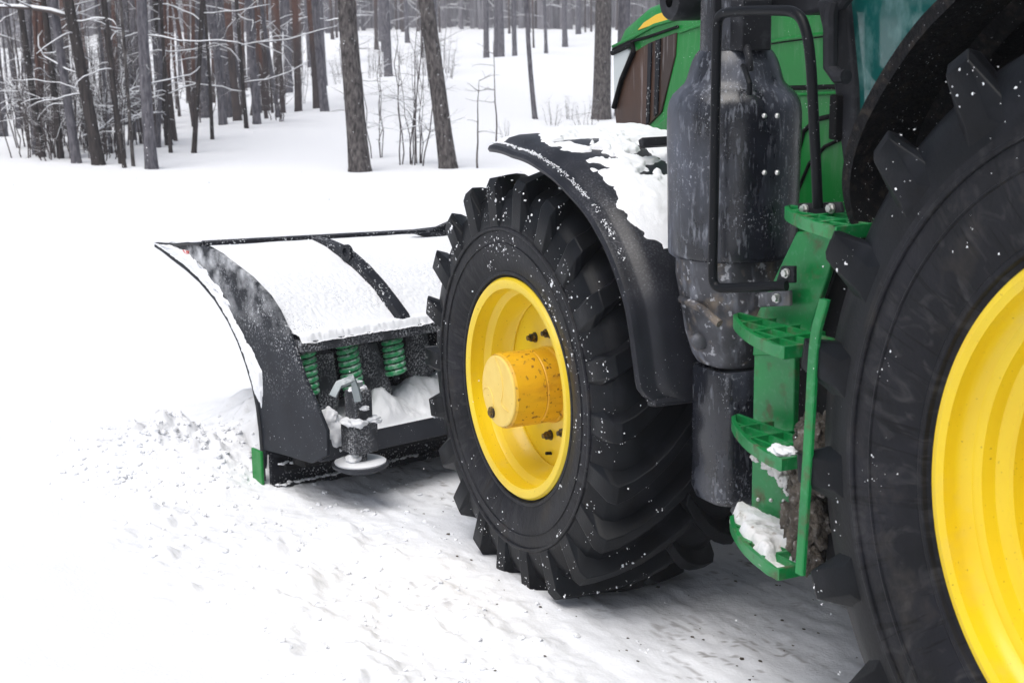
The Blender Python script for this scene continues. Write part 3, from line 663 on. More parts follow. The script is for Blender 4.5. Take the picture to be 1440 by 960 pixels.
# rear wheel
def rear_wheel(xc, yc, zc):
    w = empty('rear_wheel', (xc, yc, zc), T)
    make_tyre('tyre', .325, 1.068, .590, 22, math.radians(9.9), w, yc, zc, 9)
    r = MB(); f = .285
    r.lathe([(f-.004, .556), (f+.004, .572), (f+.002, .586), (f-.010, .594), (f-.024, .590), (f-.034, .572), (f-.06, .562), (-.28, .562), (-.28, .54), (-.06, .50), (.0, .45), (.06, .420), (.10, .428), (.120, .434), (.126, .440), (.128, .452), (.134, .458), (.165, .463), (.172, .470), (.175, .492), (.181, .501), (.212, .510), (.218, .520), (.220, .532), (.228, .541), (.246, .551), (f-.03, .553)], (0, 0, 0), 'Y', 160, closed=True)
    r.build('rim', M['yellow'], w, ang=30)
    d = MB(); d.lathe([(.03, .0), (.03, .2), (-.02, .26), (-.04, .34), (-.01, .39), (.05, .422), (.07, .4275), (.03, .43), (-.05, .40), (-.05, 0)], (0, 0, 0), 'Y', 96); d.build('wheel_disc', M['yellow'], w, ang=30)
    h = MB(); h.lathe([(.03, .16), (.14, .15), (.16, .12), (.17, .001)], (0, 0, 0), 'Y', 48); h.build('hub', M['yellow_hub'], w, ang=30)
    for i in range(10):
        a = math.radians(36*i); b = MB(); nut(b, (.2*math.cos(a), .028, .2*math.sin(a)), .02, .03, a0=a); b.build('wheel_nut', M['nut'], w, ang=30)
    return w
RX, RZ = -2.715, 1.03
rwheel = rear_wheel(RX, .957, RZ)
o2 = copy_tree(rwheel, T); o2.location = (RX, -.957, RZ); o2.scale = (1, -1, 1)

# chassis, axles
c = MB(); c.box((-.2, 0, .86), (1.5, .52, .46)); c.box((-1.4, 0, .85), (1.2, .62, .55)); c.box((-2.6, 0, .95), (1.4, .66, .6)); c.box((.55, 0, .80), (.5, .44, .36))
c.build('chassis', M['black'], T, bevel=.03)
c = MB(); c.tube([(0, -.92, .757), (0, -.45, .757), (0, -.2, .70), (0, .2, .70), (0, .45, .757), (0, .92, .757)], [.1, .12, .13, .13, .12, .1], 12); c.lathe([(.62, .02), (.62, .17), (.78, .19), (.95, .19), (.98, .12)], (0, 0, .757), 'Y', 32); c.build('front_axle', M['black'], T)
c = MB(); c.tube([(RX, -.95, RZ), (RX, -.5, RZ), (RX, .5, RZ), (RX, .95, RZ)], [.12, .2, .2, .12], 14); c.build('rear_axle', M['black'], T)
c = MB(); c.box((-1.52, .60, .93), (.95, .58, .62)); c.build('fuel_tank', M['black'], T, bevel=.07, seg=4)
c = MB()
for s in (-.3, .3): c.box((.95, s, .60), (1.0, .07, .14)); 
c.box((.85, 0, .72), (.12, .7, .3)); c.build('front_linkage', M['black'], T, bevel=.015)

# front mudguard: arc of plastic with a raised edge, snow on top
FC = np.array([0, 0, .750])
def fr_r(th):      # radius of the guard's skin (degrees)
    return np.interp(th, [74, 91, 105, 119, 129, 141, 151, 161, 172], [.835, .800, .800, .812, .832, .842, .844, .825, .820])
ths = np.linspace(74, 171.5, 60)
cross = [(1.20, .0), (1.205, .012), (1.198, .024), (1.180, .030), (1.150, .030), (1.140, .036), (1.125, .048), (1.09, .056), (.90, .060), (.62, .060), (.62, .045), (.90, .045), (1.09, .042), (1.12, .030), (1.14, .018), (1.18, .014), (1.19, .006)]
G = []
for th in ths:
    a = math.radians(th); e = 1.0
    tip = max(0, (80-th)/6); low = max(0, (th-167)/4.5)
    row = []
    for (y, h) in cross:
        y2 = y - (tip**2*.05 + low**2*.05 if y > 1.0 else 0)
        r = fr_r(th) + h*(1-.35*tip)
        row.append((r*math.cos(a), y2, FC[2]+r*math.sin(a)))
    row.append(row[0]); G.append(row)
fg = MB(); fg.grid(G); n_c = len(cross)+1
fg.add(np.array(G[0][:-1]), [tuple(range(len(cross)))]); fg.add(np.array(G[-1][:-1]), [tuple(range(len(cross)))])
# stiff lower rim
P = [np.array(G[-1][i]) for i in (0, 2, 5, 8, 9)]; fg.tube(P, .013, 8)
fend = fg.build('front_mudguard', M['guard'], T, ang=40)
TT, YY = np.meshgrid(np.linspace(75, 141, 200), np.linspace(.625, 1.185, 170), indexing='ij')
hh = np.interp(YY, [.62, .9, 1.09, 1.125, 1.14, 1.15, 1.18], [.060, .060, .056, .048, .036, .030, .030])
nz = fbm(TT*.085, YY*6., o=4, seed=101); n2 = fbm(TT*.55, YY*34., o=4, seed=111); n3 = fbm(TT*.30+7, YY*16., o=3, seed=117)
lim = np.interp(TT, [75, 84, 94, 104, 112, 120, 130, 141], [1.02, 1.07, 1.115, 1.12, 1.12, 1.11, 1.09, 1.04])
edge = sstep(.03, -.13, YY - lim + (nz-.5)*.20)
lowe = sstep(139, 128, TT + (nz-.5)*24 + (.9-YY)*16)
hole = 1 - .97*sstep(.44, .55, n3)*sstep(86, 96, TT)*sstep(128, 116, TT)*sstep(.72, .84, YY)
kk = .024*edge*lowe*hole*(.45+.7*nz) + .007*(n2-.5)*np.sqrt(edge*lowe) - .0030
rr_ = np.interp(TT, [74, 91, 105, 119, 129, 141, 151, 161, 172], [.835, .800, .800, .812, .832, .842, .844, .825, .820]) + hh + kk
Gs = np.stack([rr_*np.cos(np.radians(TT)), YY, FC[2]+rr_*np.sin(np.radians(TT))], -1)
sn = MB(); sn.grid(Gs); sn.build('snow_cover', M['snow_fine'], fend, ang=180)
# thin line of snow along the raised edge
sl = MB()
for i in range(700):
    th = 76 + 66*rnd.random()**1.3; a = math.radians(th); 
    if vnoise(np.array([th*.4]), np.array([1.]), 0., 7)[0] < .25: continue
    y = 1.172+rnd.gauss(0, .006) - (max(0, (80-th)/6))**2*.05; r = float(fr_r(th))+.031; s = rnd.uniform(.0008, .0030)*(1.2 if th < 100 else .8)
    kk = np.array([rnd.uniform(.6, 1.4) for _ in range(len(ICO1_V))])[:, None]
    sl.add(ICO1_V*kk*s*np.array([1.5, 1, 1.]) + np.array([r*math.cos(a), y, FC[2]+r*math.sin(a)]), ICO1_F)
so = sl.build('snow_specks', M['snow_fine'], fend, ang=60); so['kind'] = 'stuff'
b = MB(); a = math.radians(112.5); r = .93
b.box((r*math.cos(a), .83, FC[2]+r*math.sin(a)), (.028, .15, .03), rot=[[math.cos(.4), 0, math.sin(.4)], [0, 1, 0], [-math.sin(.4), 0, math.cos(.4)]]); b.build('guard_bracket', M['plastic'], fend, bevel=.004)
b = MB(); b.tube([(-.62, .60, .98), (-.3, .5, .95), (0, .45, .9)], .03, 8); b.tube([(-.40, .66, 1.50), (-.35, .5, 1.2), (0, .45, .9)], .03, 8); b.build('guard_stay', M['black'], fend)

# bonnet
def poly(pts, Y): return np.array([at(x, y, Y=Y) for x, y in pts])
HY = .42
side = poly([(862, 196), (861, 120), (862, 64), (873, 38), (905, 10), (950, -8), (1010, -22), (1100, -34), (1200, -40), (1200, 340), (1000, 340), (935, 232), (915, 200)], HY)
hb = MB(); hb.prism(side, (0, -2*HY, 0)); hb.build('bonnet', M['green'], T, bevel=.05, seg=4)
def panel(name, pts, m, off, th=.02, bev=.004, ang=35):
    P = poly(pts, HY+off); b = MB(); b.prism(P, (0, -th, 0)); return b.build(name, m, T, bevel=bev, ang=ang)
panel('grille_screen', [(868, 190), (863, 150), (872, 112), (890, 74), (913, 60), (951, 46), (949, 78), (936, 132), (930, 158), (912, 176), (898, 196), (880, 200)], M['grille'], .006)
b = MB()
for q in ([(911, 62), (916, 60), (912, 172), (908, 176)], [(922, 57), (928, 55), (924, 160), (919, 164)]): b.prism(poly(q, HY+.012), (0, -.01, 0))
b.build('grille_trim', M['steel'], T)
panel('headlamp', [(863, 150), (862, 76), (882, 67), (886, 72), (874, 108)], M['lamp'], .009, bev=.006)
b = MB(); b.tube(poly([(861, 75), (889, 62), (891, 72), (874, 112), (863, 152)], HY+.014), .010, 8); b.tube(poly([(862, 70), (884, 60), (912, 52), (953, 38)], HY+.008), .006, 8); b.build('headlamp_frame', M['black'], T)
panel('stripe', [(896, 43), (905, 32), (922, 21), (948, 12), (952, 24), (925, 33)], M['stripe'], .004, th=.012, bev=.002)
b = MB(); b.tube(poly([(862, 66), (890, 53), (920, 36), (955, 26)], HY+.003), .007, 8); b.tube(poly([(955, 46), (1000, 30), (1080, 12)], HY+.004), .005, 8); b.build('panel_seam', M['green'], T)
# lower green shroud of the bonnet and pressed lines on its flank
panel('lower_shroud', [(897, 200), (916, 178), (936, 160), (960, 150), (960, 250), (925, 222)], M['green'], .05, th=.07, bev=.015)
b = MB(); b.tube(poly([(912, 212), (925, 198), (950, 185)], HY+.055), .008, 8); b.build('shroud_seam', M['black'], T)
b = MB(); b.tube(poly([(1040, 66), (1100, 56), (1180, 45)], HY+.004), .007, 8); b.tube(poly([(1040, 142), (1110, 134), (1190, 130)], HY+.004), .006, 8)
b.build('flank_crease', M['green'], T)
b = MB(); b.tube(poly([(1040, 68.5), (1100, 58.5), (1180, 47.5)], HY+.001), .005, 8); b.tube(poly([(1040, 128), (1110, 124), (1190, 122)], HY+.001), .008, 8)
b.tube(poly([(1118, 280), (1120, 225), (1130, 185), (1148, 168), (1185, 160)], HY+.003), .008, 8); b.tube(poly([(1118, 300), (1122, 268), (1138, 230), (1160, 206), (1190, 192)], HY+.003), .006, 8); b.build('flank_groove', M['black'], T)

# cab
cy = .88
c = MB(); c.box((-2.05, 0, 1.40), (1.7, 1.6, .16)); c.box((-2.05, 0, 2.98), (1.9, 1.75, .2)); c.build('cab_body', M['green'], T, bevel=.04)
c = MB()
for s in (1, -1):
    c.box((-2.85, s*.82, 2.18), (.10, .07, 1.45))
    if s < 0: c.box((-1.25, s*.82, 2.18), (.08, .07, 1.45))
c.build('cab_pillar', M['black'], T, bevel=.015)
c = MB(); c.prism(poly([(1167, -30), (1186, -30), (1200, 120), (1206, 300), (1196, 300), (1188, 255), (1172, 120)], cy), (0, -.06, 0)); c.build('door_post', M['plastic'], T, bevel=.008)
c = MB(); c.prism(poly([(1186, -40), (1420, -40), (1330, 120), (1240, 340), (1206, 340), (1200, 120)], cy-.02), (0, -.012, 0)); c.build('door_glass', M['glass'], T)
c = MB(); c.box((-1.28, -.05, 2.15), (.012, 1.45, 1.3)); c.box((-2.85, 0, 2.15), (.012, 1.45, 1.3)); c.box((-2.05, -.82, 2.15), (1.5, .012, 1.3)); c.build('cab_window', M['glass'], T)
c = MB(); c.box((-2.1, 0, 1.75), (.5, .55, .14)); c.box((-2.35, 0, 2.1), (.14, .5, .6)); c.build('driver_seat', M['black'], T, bevel=.05)
c = MB(); c.tube(poly([(1172, 2), (1168, 20), (1168, 95), (1178, 108), (1190, 108)], cy+.05), .020, 10); c.tube(poly([(1168, 8), (1185, 2), (1192, -8)], cy+.03), .022, 10); c.build('door_handle', M['plastic'], T)
c = MB(); c.box(at(1176, 165, Y=cy+.01), (.03, .03, .12)); c.build('door_hinge', M['black'], T, bevel=.006)

# rear mudguard: dark dirty arc over the rear tyre
lip = np.array([at(x, y, Y=1.17) for x, y in [(1470, -135), (1400, -58), (1345, 0), (1290, 55), (1240, 130), (1205, 200), (1193, 260), (1199, 305), (1210, 333), (1232, 347)]])
lip = smooth_path(lip, 2)
prev = []
for t in np.linspace(165, 75, 10): prev.append((RX+1.27*math.cos(math.radians(t)), 1.17, RZ+1.27*math.sin(math.radians(t))))
lip = np.vstack([np.array([p for p in prev if p[0] < lip[0][0]-.1]), lip])
G = []
cen = np.array([RX, 0, RZ])
for p in lip:
    d = p-cen; d[1] = 0; d /= np.linalg.norm(d)
    row = [p + d*.015, p, p - np.array([0, .02, 0]) + d*.0, p - np.array([0, .20, 0]) + d*.02, p - np.array([0, .24, 0]) - d*.015, p-np.array([0, .26, 0])+d*.02, p - np.array([0, .58, 0]) + d*.03, p - np.array([0, .62, 0]) - d*.03, p - np.array([0, .63, 0]) - d*.35, p - np.array([0, .64, 0]) - d*.35, p - np.array([0, .65, 0])+d*.05, p-np.array([0, .3, 0])+d*.055, p + d*.035]
    G.append(row + [row[0]])
rg_ = MB(); rg_.grid(G); rg_.add(np.array(G[-1][:-1]), [tuple(range(len(G[0])-1))]); rg_.add(np.array(G[0][:-1]), [tuple(range(len(G[0])-1))])
rfend = rg_.build('rear_mudguard', M['underside'], T, ang=45)
# same guards on the far side
for src in (fend, rfend):
    q = copy_tree(src, T); q.scale = (1, -1, 1)

# exhaust canister with its neck, castings and lower box
EX, EY = -.945, .955
c = MB(); c.lathe([(1.325, .10), (1.325, .178), (1.332, .186), (1.345, .188), (1.42, .190), (1.70, .194), (1.745, .193), (1.770, .188), (1.79, .178), (1.808, .160), (1.822, .145), (1.835, .138), (1.86, .131), (1.885, .123), (1.905, .112), (1.915, .104)], (EX, EY, 0), 'Z', 72)
for k in range(8):
    pass
can = c.build('exhaust_canister', M['canister'], T, ang=50)
c = MB()
for (x_, y_) in ((1075, 163), (1093, 163), (1075, 243), (1093, 243)):
    p = at(x_, y_, Y=EY+.165); c.lump(p, .007, seed=int(x_), rough=.1)
c.build('rivet', M['bolt'], can, ang=60)
c = MB(); c.lathe([(1.905, .02), (1.905, .101), (2.10, .099), (2.75, .085), (2.80, .085), (2.80, .07)], (EX, EY, 0), 'Z', 40); pipe = c.build('exhaust_pipe', M['canister'], T, ang=40)
c = MB(); c.box((EX-.045, EY+.085, 2.02), (.012, .05, .22)); c.box((EX-.10, EY+.02, 1.985), (.06, .10, .14)); c.tube([(EX-.12, EY+.05, 1.93), (EX-.15, EY+.06, 1.9), (EX-.155, EY+.06, 1.86)], .012, 8); c.build('pipe_bracket', M['plastic'], pipe, bevel=.006)
c = MB(); c.tube([(EX-.15, EY+.08, 1.875), (EX-.19, EY+.10, 1.865), (EX-.225, EY+.11, 1.83), (EX-.225, EY+.11, 1.80)], .008, 8); c.build('hose', M['tubeblack'], T)
# casting below: a loft of rectangles with rounded corners
def rrect(cx_, cy_, hx, hy, z, n=24, p=3.2):
    a = np.arange(n)*2*PI/n; cs, sn_ = np.cos(a), np.sin(a); return np.stack([cx_+hx*np.sign(cs)*np.abs(cs)**(2/p), cy_+hy*np.sign(sn_)*np.abs(sn_)**(2/p), np.full(n, z)], 1)
def loft(mb, rings, cap=True):
    n = len(rings[0]); m = len(rings); V = np.vstack(rings); F = [(i*n+j, i*n+(j+1) % n, (i+1)*n+(j+1) % n, (i+1)*n+j) for i in range(m-1) for j in range(n)]
    if cap: F += [tuple(range(n)), tuple(range((m-1)*n, m*n))]
    mb.add(V, F)
c = MB(); loft(c, [rrect(EX+.00, EY, .165, .165, 1.323, p=2), rrect(EX, EY, .163, .16, 1.27, p=2.2), rrect(EX-.01, EY, .15, .15, 1.20, p=2.4), rrect(EX-.01, EY, .128, .13, 1.10, p=2.8), rrect(EX-.012, EY, .108, .11, 1.03, p=3), rrect(EX-.015, EY, .095, .095, 1.005, p=3)]); 
c.tube([at(958, 420, Y=1.10), at(985, 433, Y=1.115), at(1012, 455, Y=1.10)], .012, 8)
c.lump(at(985, 478, Y=1.08), .03, seed=3, rough=.15); c.build('exhaust_casting', M['mudmetal'], T, ang=40)
c = MB(); loft(c, [rrect(EX-.02, EY, .098, .10, .995, p=4), rrect(EX-.02, EY, .104, .105, .98, p=4), rrect(EX-.02, EY, .104, .105, .62, p=4), rrect(EX-.015, EY, .088, .09, .585, p=4), rrect(EX-.01, EY, .06, .06, .572, p=4)]); c.build('lower_box', M['canister'], T, ang=40)
c = MB(); c.tube([(EX+.05, EY-.15, 1.27), (-.7, .6, 1.25), (-.5, .4, 1.2)], .08, 12); c.box((EX-.02, EY-.2, 1.0), (.16, .3, .7)); c.build('exhaust_mount', M['black'], T, bevel=.02)
# dark lamp body and duct at the top of the bonnet
c = MB(); q = at(963, 2, Y=.75); c.lathe([(-.06, .02), (-.06, .056), (-.05, .062), (.05, .062), (.06, .056), (.06, .02)], q, 'Y', 28); c.tube([q+np.array([0, -.05, 0]), q+np.array([-.05, -.3, .02])], .03, 10); c.tube([q+np.array([.01, .06, .015]), q+np.array([.01, .07, .015])], .012, 10); c.build('work_lamp', M['plastic'], T)
c = MB(); c.prism(poly([(1070, -20), (1168, -20), (1160, 14), (1132, 22), (1075, 16)], .86), (0, -.10, 0)); c.prism(poly([(1146, 0), (1172, 0), (1170, 55), (1158, 57), (1152, 30)], .90), (0, -.05, 0)); c.build('mirror_bracket', M['plastic'], T, bevel=.012)

# ladder with treads, hand rail
LY = 1.05
lad = empty('ladder', (0, 0, 0), T)
def tread(z, x0=-1.16, x1=-1.615, name='tread', snow=None):
    sx = x0+1.16
    out = [(x_+sx, y_) for x_, y_ in ((-1.195, 1.105), (-1.212, 1.13), (-1.245, 1.152), (-1.285, 1.173), (-1.33, 1.194), (-1.38, 1.215), (-1.43, 1.233), (-1.48, 1.247), (-1.53, 1.258), (-1.57, 1.266))] + [(x1, 1.27), (x1, 1.105)]
    b = MB(); P = [np.array([x, y, z-.02]) for x, y in out]
    # rim band: one closed loop of rectangular section
    Q = np.array(P); Q = Q[:, :2]; n = len(Q); rows = []
    for i in range(n):
        d = Q[(i+1) % n]-Q[i-1]; d /= np.linalg.norm(d); nr = np.array([-d[1], d[0]])*.006
        a_, b_ = Q[i]+nr, Q[i]-nr; rows.append([(*a_, z-.034), (*b_, z-.034), (*b_, z-.002), (*a_, z-.002), (*a_, z-.038)])
    rows.append(rows[0]); b.grid(rows)
    for y in (1.155, 1.205):
        xs = np.interp(y, [1.06, 1.105, 1.152, 1.194, 1.233, 1.27], [-1.12+sx, -1.178+sx, -1.245+sx, -1.33+sx, -1.43+sx, x1+.02]); b.box(((xs+x1)/2, y, z-.018), (abs(xs-x1), .010, .026))
    for x in np.arange(x1+.10, -1.2+sx, .105):
        yt = np.interp(-x, [1.12-sx, 1.178-sx, 1.245-sx, 1.33-sx, 1.43-sx, 1.53-sx], [1.06, 1.105, 1.152, 1.194, 1.233, 1.258]); b.box((x, (1.06+yt)/2, z-.0165), (.010, max(.02, yt-1.065), .027))
    return b.build(name, M['green_step'], lad, bevel=.002, seg=1)
t1 = tread(1.208); t2 = tread(.918); t3 = tread(.625); t0 = tread(1.53, x0=-1.38, x1=-1.80)
b = MB(); b.prism([(-1.185, LY-.005, 1.17), (-1.37, LY-.005, 1.17), (-1.37, LY-.005, .60), (-1.185, LY-.005, .60)], (0, -.02, 0)); 
b.build('riser_panel', M['green_step'], lad, bevel=.004)
b = MB(); b.prism(poly([(1120, 326), (1196, 324), (1176, 345), (1162, 392), (1149, 432), (1138, 470), (1132, 500), (1058, 500), (1062, 446)], LY), (0, -.018, 0)); b.build('side_plate', M['green_step'], lad, bevel=.004)
sp_ = smooth_path([at(x, y, Y=1.292) for x, y in [(1152, 420), (1149, 432), (1140, 464), (1136, 500), (1131, 600), (1125, 700), (1118, 805)]], 2)
b = MB()
w_ = np.array([-.028, 0, 0]); v_ = np.array([0, -.014, 0]); rows = [[A, A+w_, A+w_+v_, A+v_, A] for A in sp_]; b.grid(rows); b.add(np.array(rows[0][:4]), [(0, 1, 2, 3)]); b.add(np.array(rows[-1][:4]), [(0, 1, 2, 3)])
b.build('stringer', M['green_step'], lad, bevel=.003, seg=1)
b = MB()
for (x_, y_) in ((1066, 702), (1084, 703), (1102, 704)): b.lump(at(x_, y_, Y=LY+.004), .006, (1, .5, 1), seed=1, rough=.05)
b.build('rivet', M['bolt'], lad)
# snow and slush on the steps
def step_snow(t, z, amt, seed, x0=-1.17, x1=-1.60):
    X, Y = np.meshgrid(np.linspace(x1, x0, 90), np.linspace(1.065, 1.285, 60), indexing='ij')
    lim = np.interp(-X, [1.12, 1.178, 1.245, 1.33, 1.43, 1.53, 1.6], [1.065, 1.105, 1.152, 1.194, 1.233, 1.258, 1.268])+.004+.012*(fbm(X*20, Y*0, o=2, seed=9)-.3)
    e = sstep(lim, lim-.03, Y); nz = fbm(X*13, Y*13, o=5, seed=seed); n2 = fbm(X*45, Y*45, o=3, seed=seed+4)
    hol = sstep(.60, .68, fbm(X*9, Y*9, o=3, seed=seed+8))*sstep(1.10, 1.14, Y)
    Z = z-.012 + e*(.050*amt*(.75+.5*nz) + .010*(n2-.5) - .045*hol) - (1-e)*.012
    b = MB(); b.grid(np.stack([X, np.minimum(Y, lim), Z], -1)); return b.build('snow_cover', M['snow_dirt'], t, ang=180)
M['snow_dirt'] = mat('slushy_snow', (.84, .85, .87), .8, var=((.76, .75, .74), 12), layers=[dict(col=(.22, .14, .09), scale=28, lo=.62, hi=.72, amt=.8)], bump=(120, .5, .008))
step_snow(t3, .627, .62, 3); 
b = MB(); b.blob(at(1098, 632, Z=.918), .03, (1.2, .9, .4), seed=4); b.blob(at(1112, 634, Z=.918), .022, (1.2, .9, .5), seed=8); b.build('snow_cover', M['snow_fine'], t2, ang=70)
b = MB()
for i, (x_, y_, r) in enumerate(((1078, 652, .018), (1092, 662, .024), (1104, 676, .022), (1109, 690, .014), (1062, 644, .012))): b.blob(at(x_, y_, Y=1.15), r, (1.2, .8, .8), seed=20+i, amp=.9)
b.build('slush_drip', M['dirty_snow'], t2, ang=70)
# mud flap caked with slush behind the ladder
mf = MB(); mf.box((-1.70, 1.06, .82), (.05, .22, .55)); mf_ = mf.build('mud_flap', M['black'], T, bevel=.01)
b = MB(); rg = random.Random(6)
for i in range(34):
    b.blob(at(rg.uniform(1126, 1158), rg.uniform(612, 790), Y=1.13+rg.uniform(-.05, .06)), rg.uniform(.025, .05), (1, 1, 1.25), seed=i, amp=.9, f=2.4)
for i in range(12): b.blob(at(rg.uniform(1132, 1176), rg.uniform(596, 636), Y=1.08), rg.uniform(.02, .035), seed=200+i, amp=1., f=2.4)
b.build('slush_cake', M['mud'], mf_, ang=80)
c = MB(); c.prism(poly([(1186, 332), (1216, 322), (1216, 600), (1190, 690), (1150, 640), (1136, 590), (1140, 480), (1152, 430)], 1.0), (0, -.3, 0)); c.build('inner_guard', M['black'], T, bevel=.02)
c = MB(); c.prism(poly([(1122, 286), (1180, 284), (1184, 299), (1120, 303)], 1.13), (0, -.012, 0)); rb = c.build('rail_bracket', M['plastic'], lad, bevel=.003)
c = MB(); c.prism(poly([(1098, 374), (1116, 374), (1116, 398), (1090, 398)], 1.10), (0, -.012, 0)); c.build('rail_bracket', M['plastic'], lad, bevel=.003)
c = MB(); c.prism(poly([(1066, 412), (1110, 408), (1110, 430), (1066, 432)], 1.09), (0, -.012, 0)); c.build('rail_bracket', M['mudmetal'], lad, bevel=.003)
for (x_, y_, Y_) in ((1133, 294, 1.132), (1170, 293, 1.132), (1107, 384, 1.102), (1094, 419, 1.092)):
    b = MB(); q = at(x_, y_, Y=Y_); nut(b, q, .013, .006, n=14); nut(b, q+np.array([0, .006, 0]), .010, .008); b.build('bolt', M['bolt'], rb, ang=30)
RYL = 1.185
rail = smooth_path([at(1150, 292, Y=1.145), at(1148, 240, Y=1.16), at(1144, 165, Y=1.175), at(1141, 95, Y=RYL), at(1136, 50, Y=RYL), at(1124, 17, Y=RYL), at(1090, 14.5, Y=RYL), at(1035, 16, Y=RYL), at(1010, 20, Y=RYL), at(1008, 50, Y=RYL), at(1006, 150, Y=RYL), at(1004, 300, Y=RYL), at(1002, 375, Y=RYL), at(1003, 405, Y=RYL), at(1030, 405, Y=RYL-.02), at(1070, 403, Y=1.14), at(1106, 402, Y=1.112)])
c = MB(); c.tube(rail, .0135, 14); c.build('hand_rail', M['tubeblack'], lad, ang=60)

# ------------------------------------------------------------------ snow plough
PW = np.array([.192, -.981, 0]); PW /= np.linalg.norm(PW); PN = np.array([-PW[1], PW[0], 0]); PO = np.array([1.603, 1.603, 0])
def pp(n, w, z): return PO + PN*n + PW*w + np.array([0, 0, z])
def onN(x, y, n):
    d = FW + ((x-720)*RT - (y-480)*UP)/FPX; q = PO+PN*n; return CAM + d*(((q-CAM)@PN)/(d@PN))
PL = empty('snow_plough', tuple(PO)); tag(PL, 'black snow plough with a curved snow-covered blade, mounted ahead of the green tractor', 'snow plough')
class PMB(MB):
    def build(s, name, mats, parent=None, **k):
        s.v = [v-PO for v in s.v]; return MB.build(s, name, mats, parent or PL, **k)
WL = 3.26
front = [(.941, .984), (.86, .968), (.775, .945), (.63, .91), (.499, .869), (.36, .805), (.247, .726), (.165, .645), (.103, .558), (.055, .47), (.026, .381), (.010, .27), (.003, .16)]
rear = [(.60, 1.028), (.48, 1.034), (.33, 1.022), (.186, .987), (.03, .945), (-.114, .886), (-.19, .833), (-.251, .769), (-.32, .675), (-.379, .579), (-.46, .485), (-.542, .386), (-.537, .279), (-.407, .218), (-.2, .205), (-.018, .19)]
def prof_w(p, w):
    k = min(w/1.2, 1.); n, z = p
    s = max(0, (z-.45)/.58)
    return (n*(1-.16*k*s) if n > 0 else n, z - .050*k*s)
def loft_w(mb, prof, w0, w1, nw, th=.012, off=(0, 0)):
    G = []
    for w in np.linspace(w0, w1, nw):
        q = [prof_w(p, w) for p in prof]; a = [pp(n+off[0], w, z+off[1]) for n, z in q]; b_ = [pp(n+off[0]-th*.6, w, z+off[1]+th*.6) for n, z in q][::-1]; G.append(a+b_+[a[0]])
    mb.grid(G); mb.add(np.array(G[0][:-1]), [tuple(range(len(G[0])-1))]); mb.add(np.array(G[-1][:-1]), [tuple(range(len(G[0])-1))])
b = PMB(); loft_w(b, front, .012, WL, 14); b.build('mouldboard', M['steel'], ang=40)
outline = front + [(.0, .10)] + [(-.018, .19)] + rear[-2::-1] + [(.75, 1.005), (.86, .998), (.93, .995)]
outl = [q for q in outline]
M['steel_plain'] = mat('bare_black_steel', (.014, .015, .018), .45)
def endplate(w):
    b = PMB(); P = np.array([pp(n, w-.008, z) for n, z in outl]); b.prism(P, PW*.016); return b.build('end_plate', M['steel_plate'], bevel=.003, seg=1)
M['steel_plate'] = mat('snow_dusted_plate', (.013, .015, .020), .42, spec=.12, var=((.021, .024, .031), 5), layers=[dict(col=(.8, .82, .85), scale=11, lo=.42, hi=.70, detail=12, amt=.8, z=(.70, .98)), dict(FL, scale=105, lo=.55, hi=.68, detail=7, amt=.8, mod=(4.5, .42, .64), z=(.42, .62)), dict(FL, scale=120, lo=.71, hi=.74)], bump=(80, .12, .003))
ep = endplate(0.); endplate(WL)
# snow lying along the end plate's curved front edge and tip
fr = np.array(front); seglen = np.r_[0, np.cumsum(np.hypot(*np.diff(fr, axis=0).T))]; Ls = seglen[-1]
Uu, Vv = np.meshgrid(np.linspace(0, .86*Ls, 240), np.linspace(0, 1, 40), indexing='ij')
n0 = np.interp(Uu, seglen, fr[:, 0]); z0 = np.interp(Uu, seglen, fr[:, 1]); dn = np.interp(Uu+.06, seglen, fr[:, 0])-np.interp(Uu-.06, seglen, fr[:, 0]); dz = np.interp(Uu+.06, seglen, fr[:, 1])-np.interp(Uu-.06, seglen, fr[:, 1]); dl = np.hypot(dn, dz)
nn_, nz_ = dz/dl, -dn/dl           # perpendicular to the edge, turned to the plate's inside (backwards and up)
nn_, nz_ = np.where(nz_-nn_ < 0, -nn_, nn_), np.where(nz_-nn_ < 0, -nz_, nz_)
wd = np.interp(Uu/Ls, [0, .05, .12, .25, .4, .6, .75, .86], [.01, .022, .065, .075, .060, .055, .10, .02])
na = fbm(Uu*9., Vv*3., o=4, seed=131); nb = fbm(Uu*60., Vv*14., o=3, seed=137)
k_ = .020*sstep(1., .6, Vv+(na-.5)*1.7)*sstep(.0, .10, Vv) + .009*(nb-.5) - .004
k_ = np.where(Uu/Ls > .78, k_*sstep(.855, .79, Uu/Ls + (na-.5)*.06) - .004*sstep(.78, .85, Uu/Ls), k_)
dpt_ = (.012+wd*Vv)
Gs = (PO + PN*(n0+nn_*dpt_)[..., None] + np.array([0, 0, 1])*(z0+nz_*dpt_)[..., None] + PW*(-.008-k_)[..., None])
b = PMB(); b.grid(Gs); b.build('snow_cover', M['snow_fine'], ep, ang=180)
b = PMB(); b.tube(np.array([pp(n, -.010, z) for n, z in front + [(.0, .05)]]), .009, 8); b.tube(np.array([pp(n, -.010, z) for n, z in [(.941, .984), (.93, .996), (.86, 1.0), (.75, 1.008), (.60, 1.030), (.48, 1.036)]]), .007, 8); b.build('edge_bead', M['steel_plain'], ep)
b = PMB()
for (n_a, z_a) in ((.72, .985), (.60, .995)): b.prism(np.array([pp(n_a, -.014, z_a), pp(n_a+.05, -.014, z_a+.002), pp(n_a+.06, -.014, z_a-.015), pp(n_a+.01, -.014, z_a-.018)]), PW*.007)
b.build('reflective_sticker', M['red'], ep)
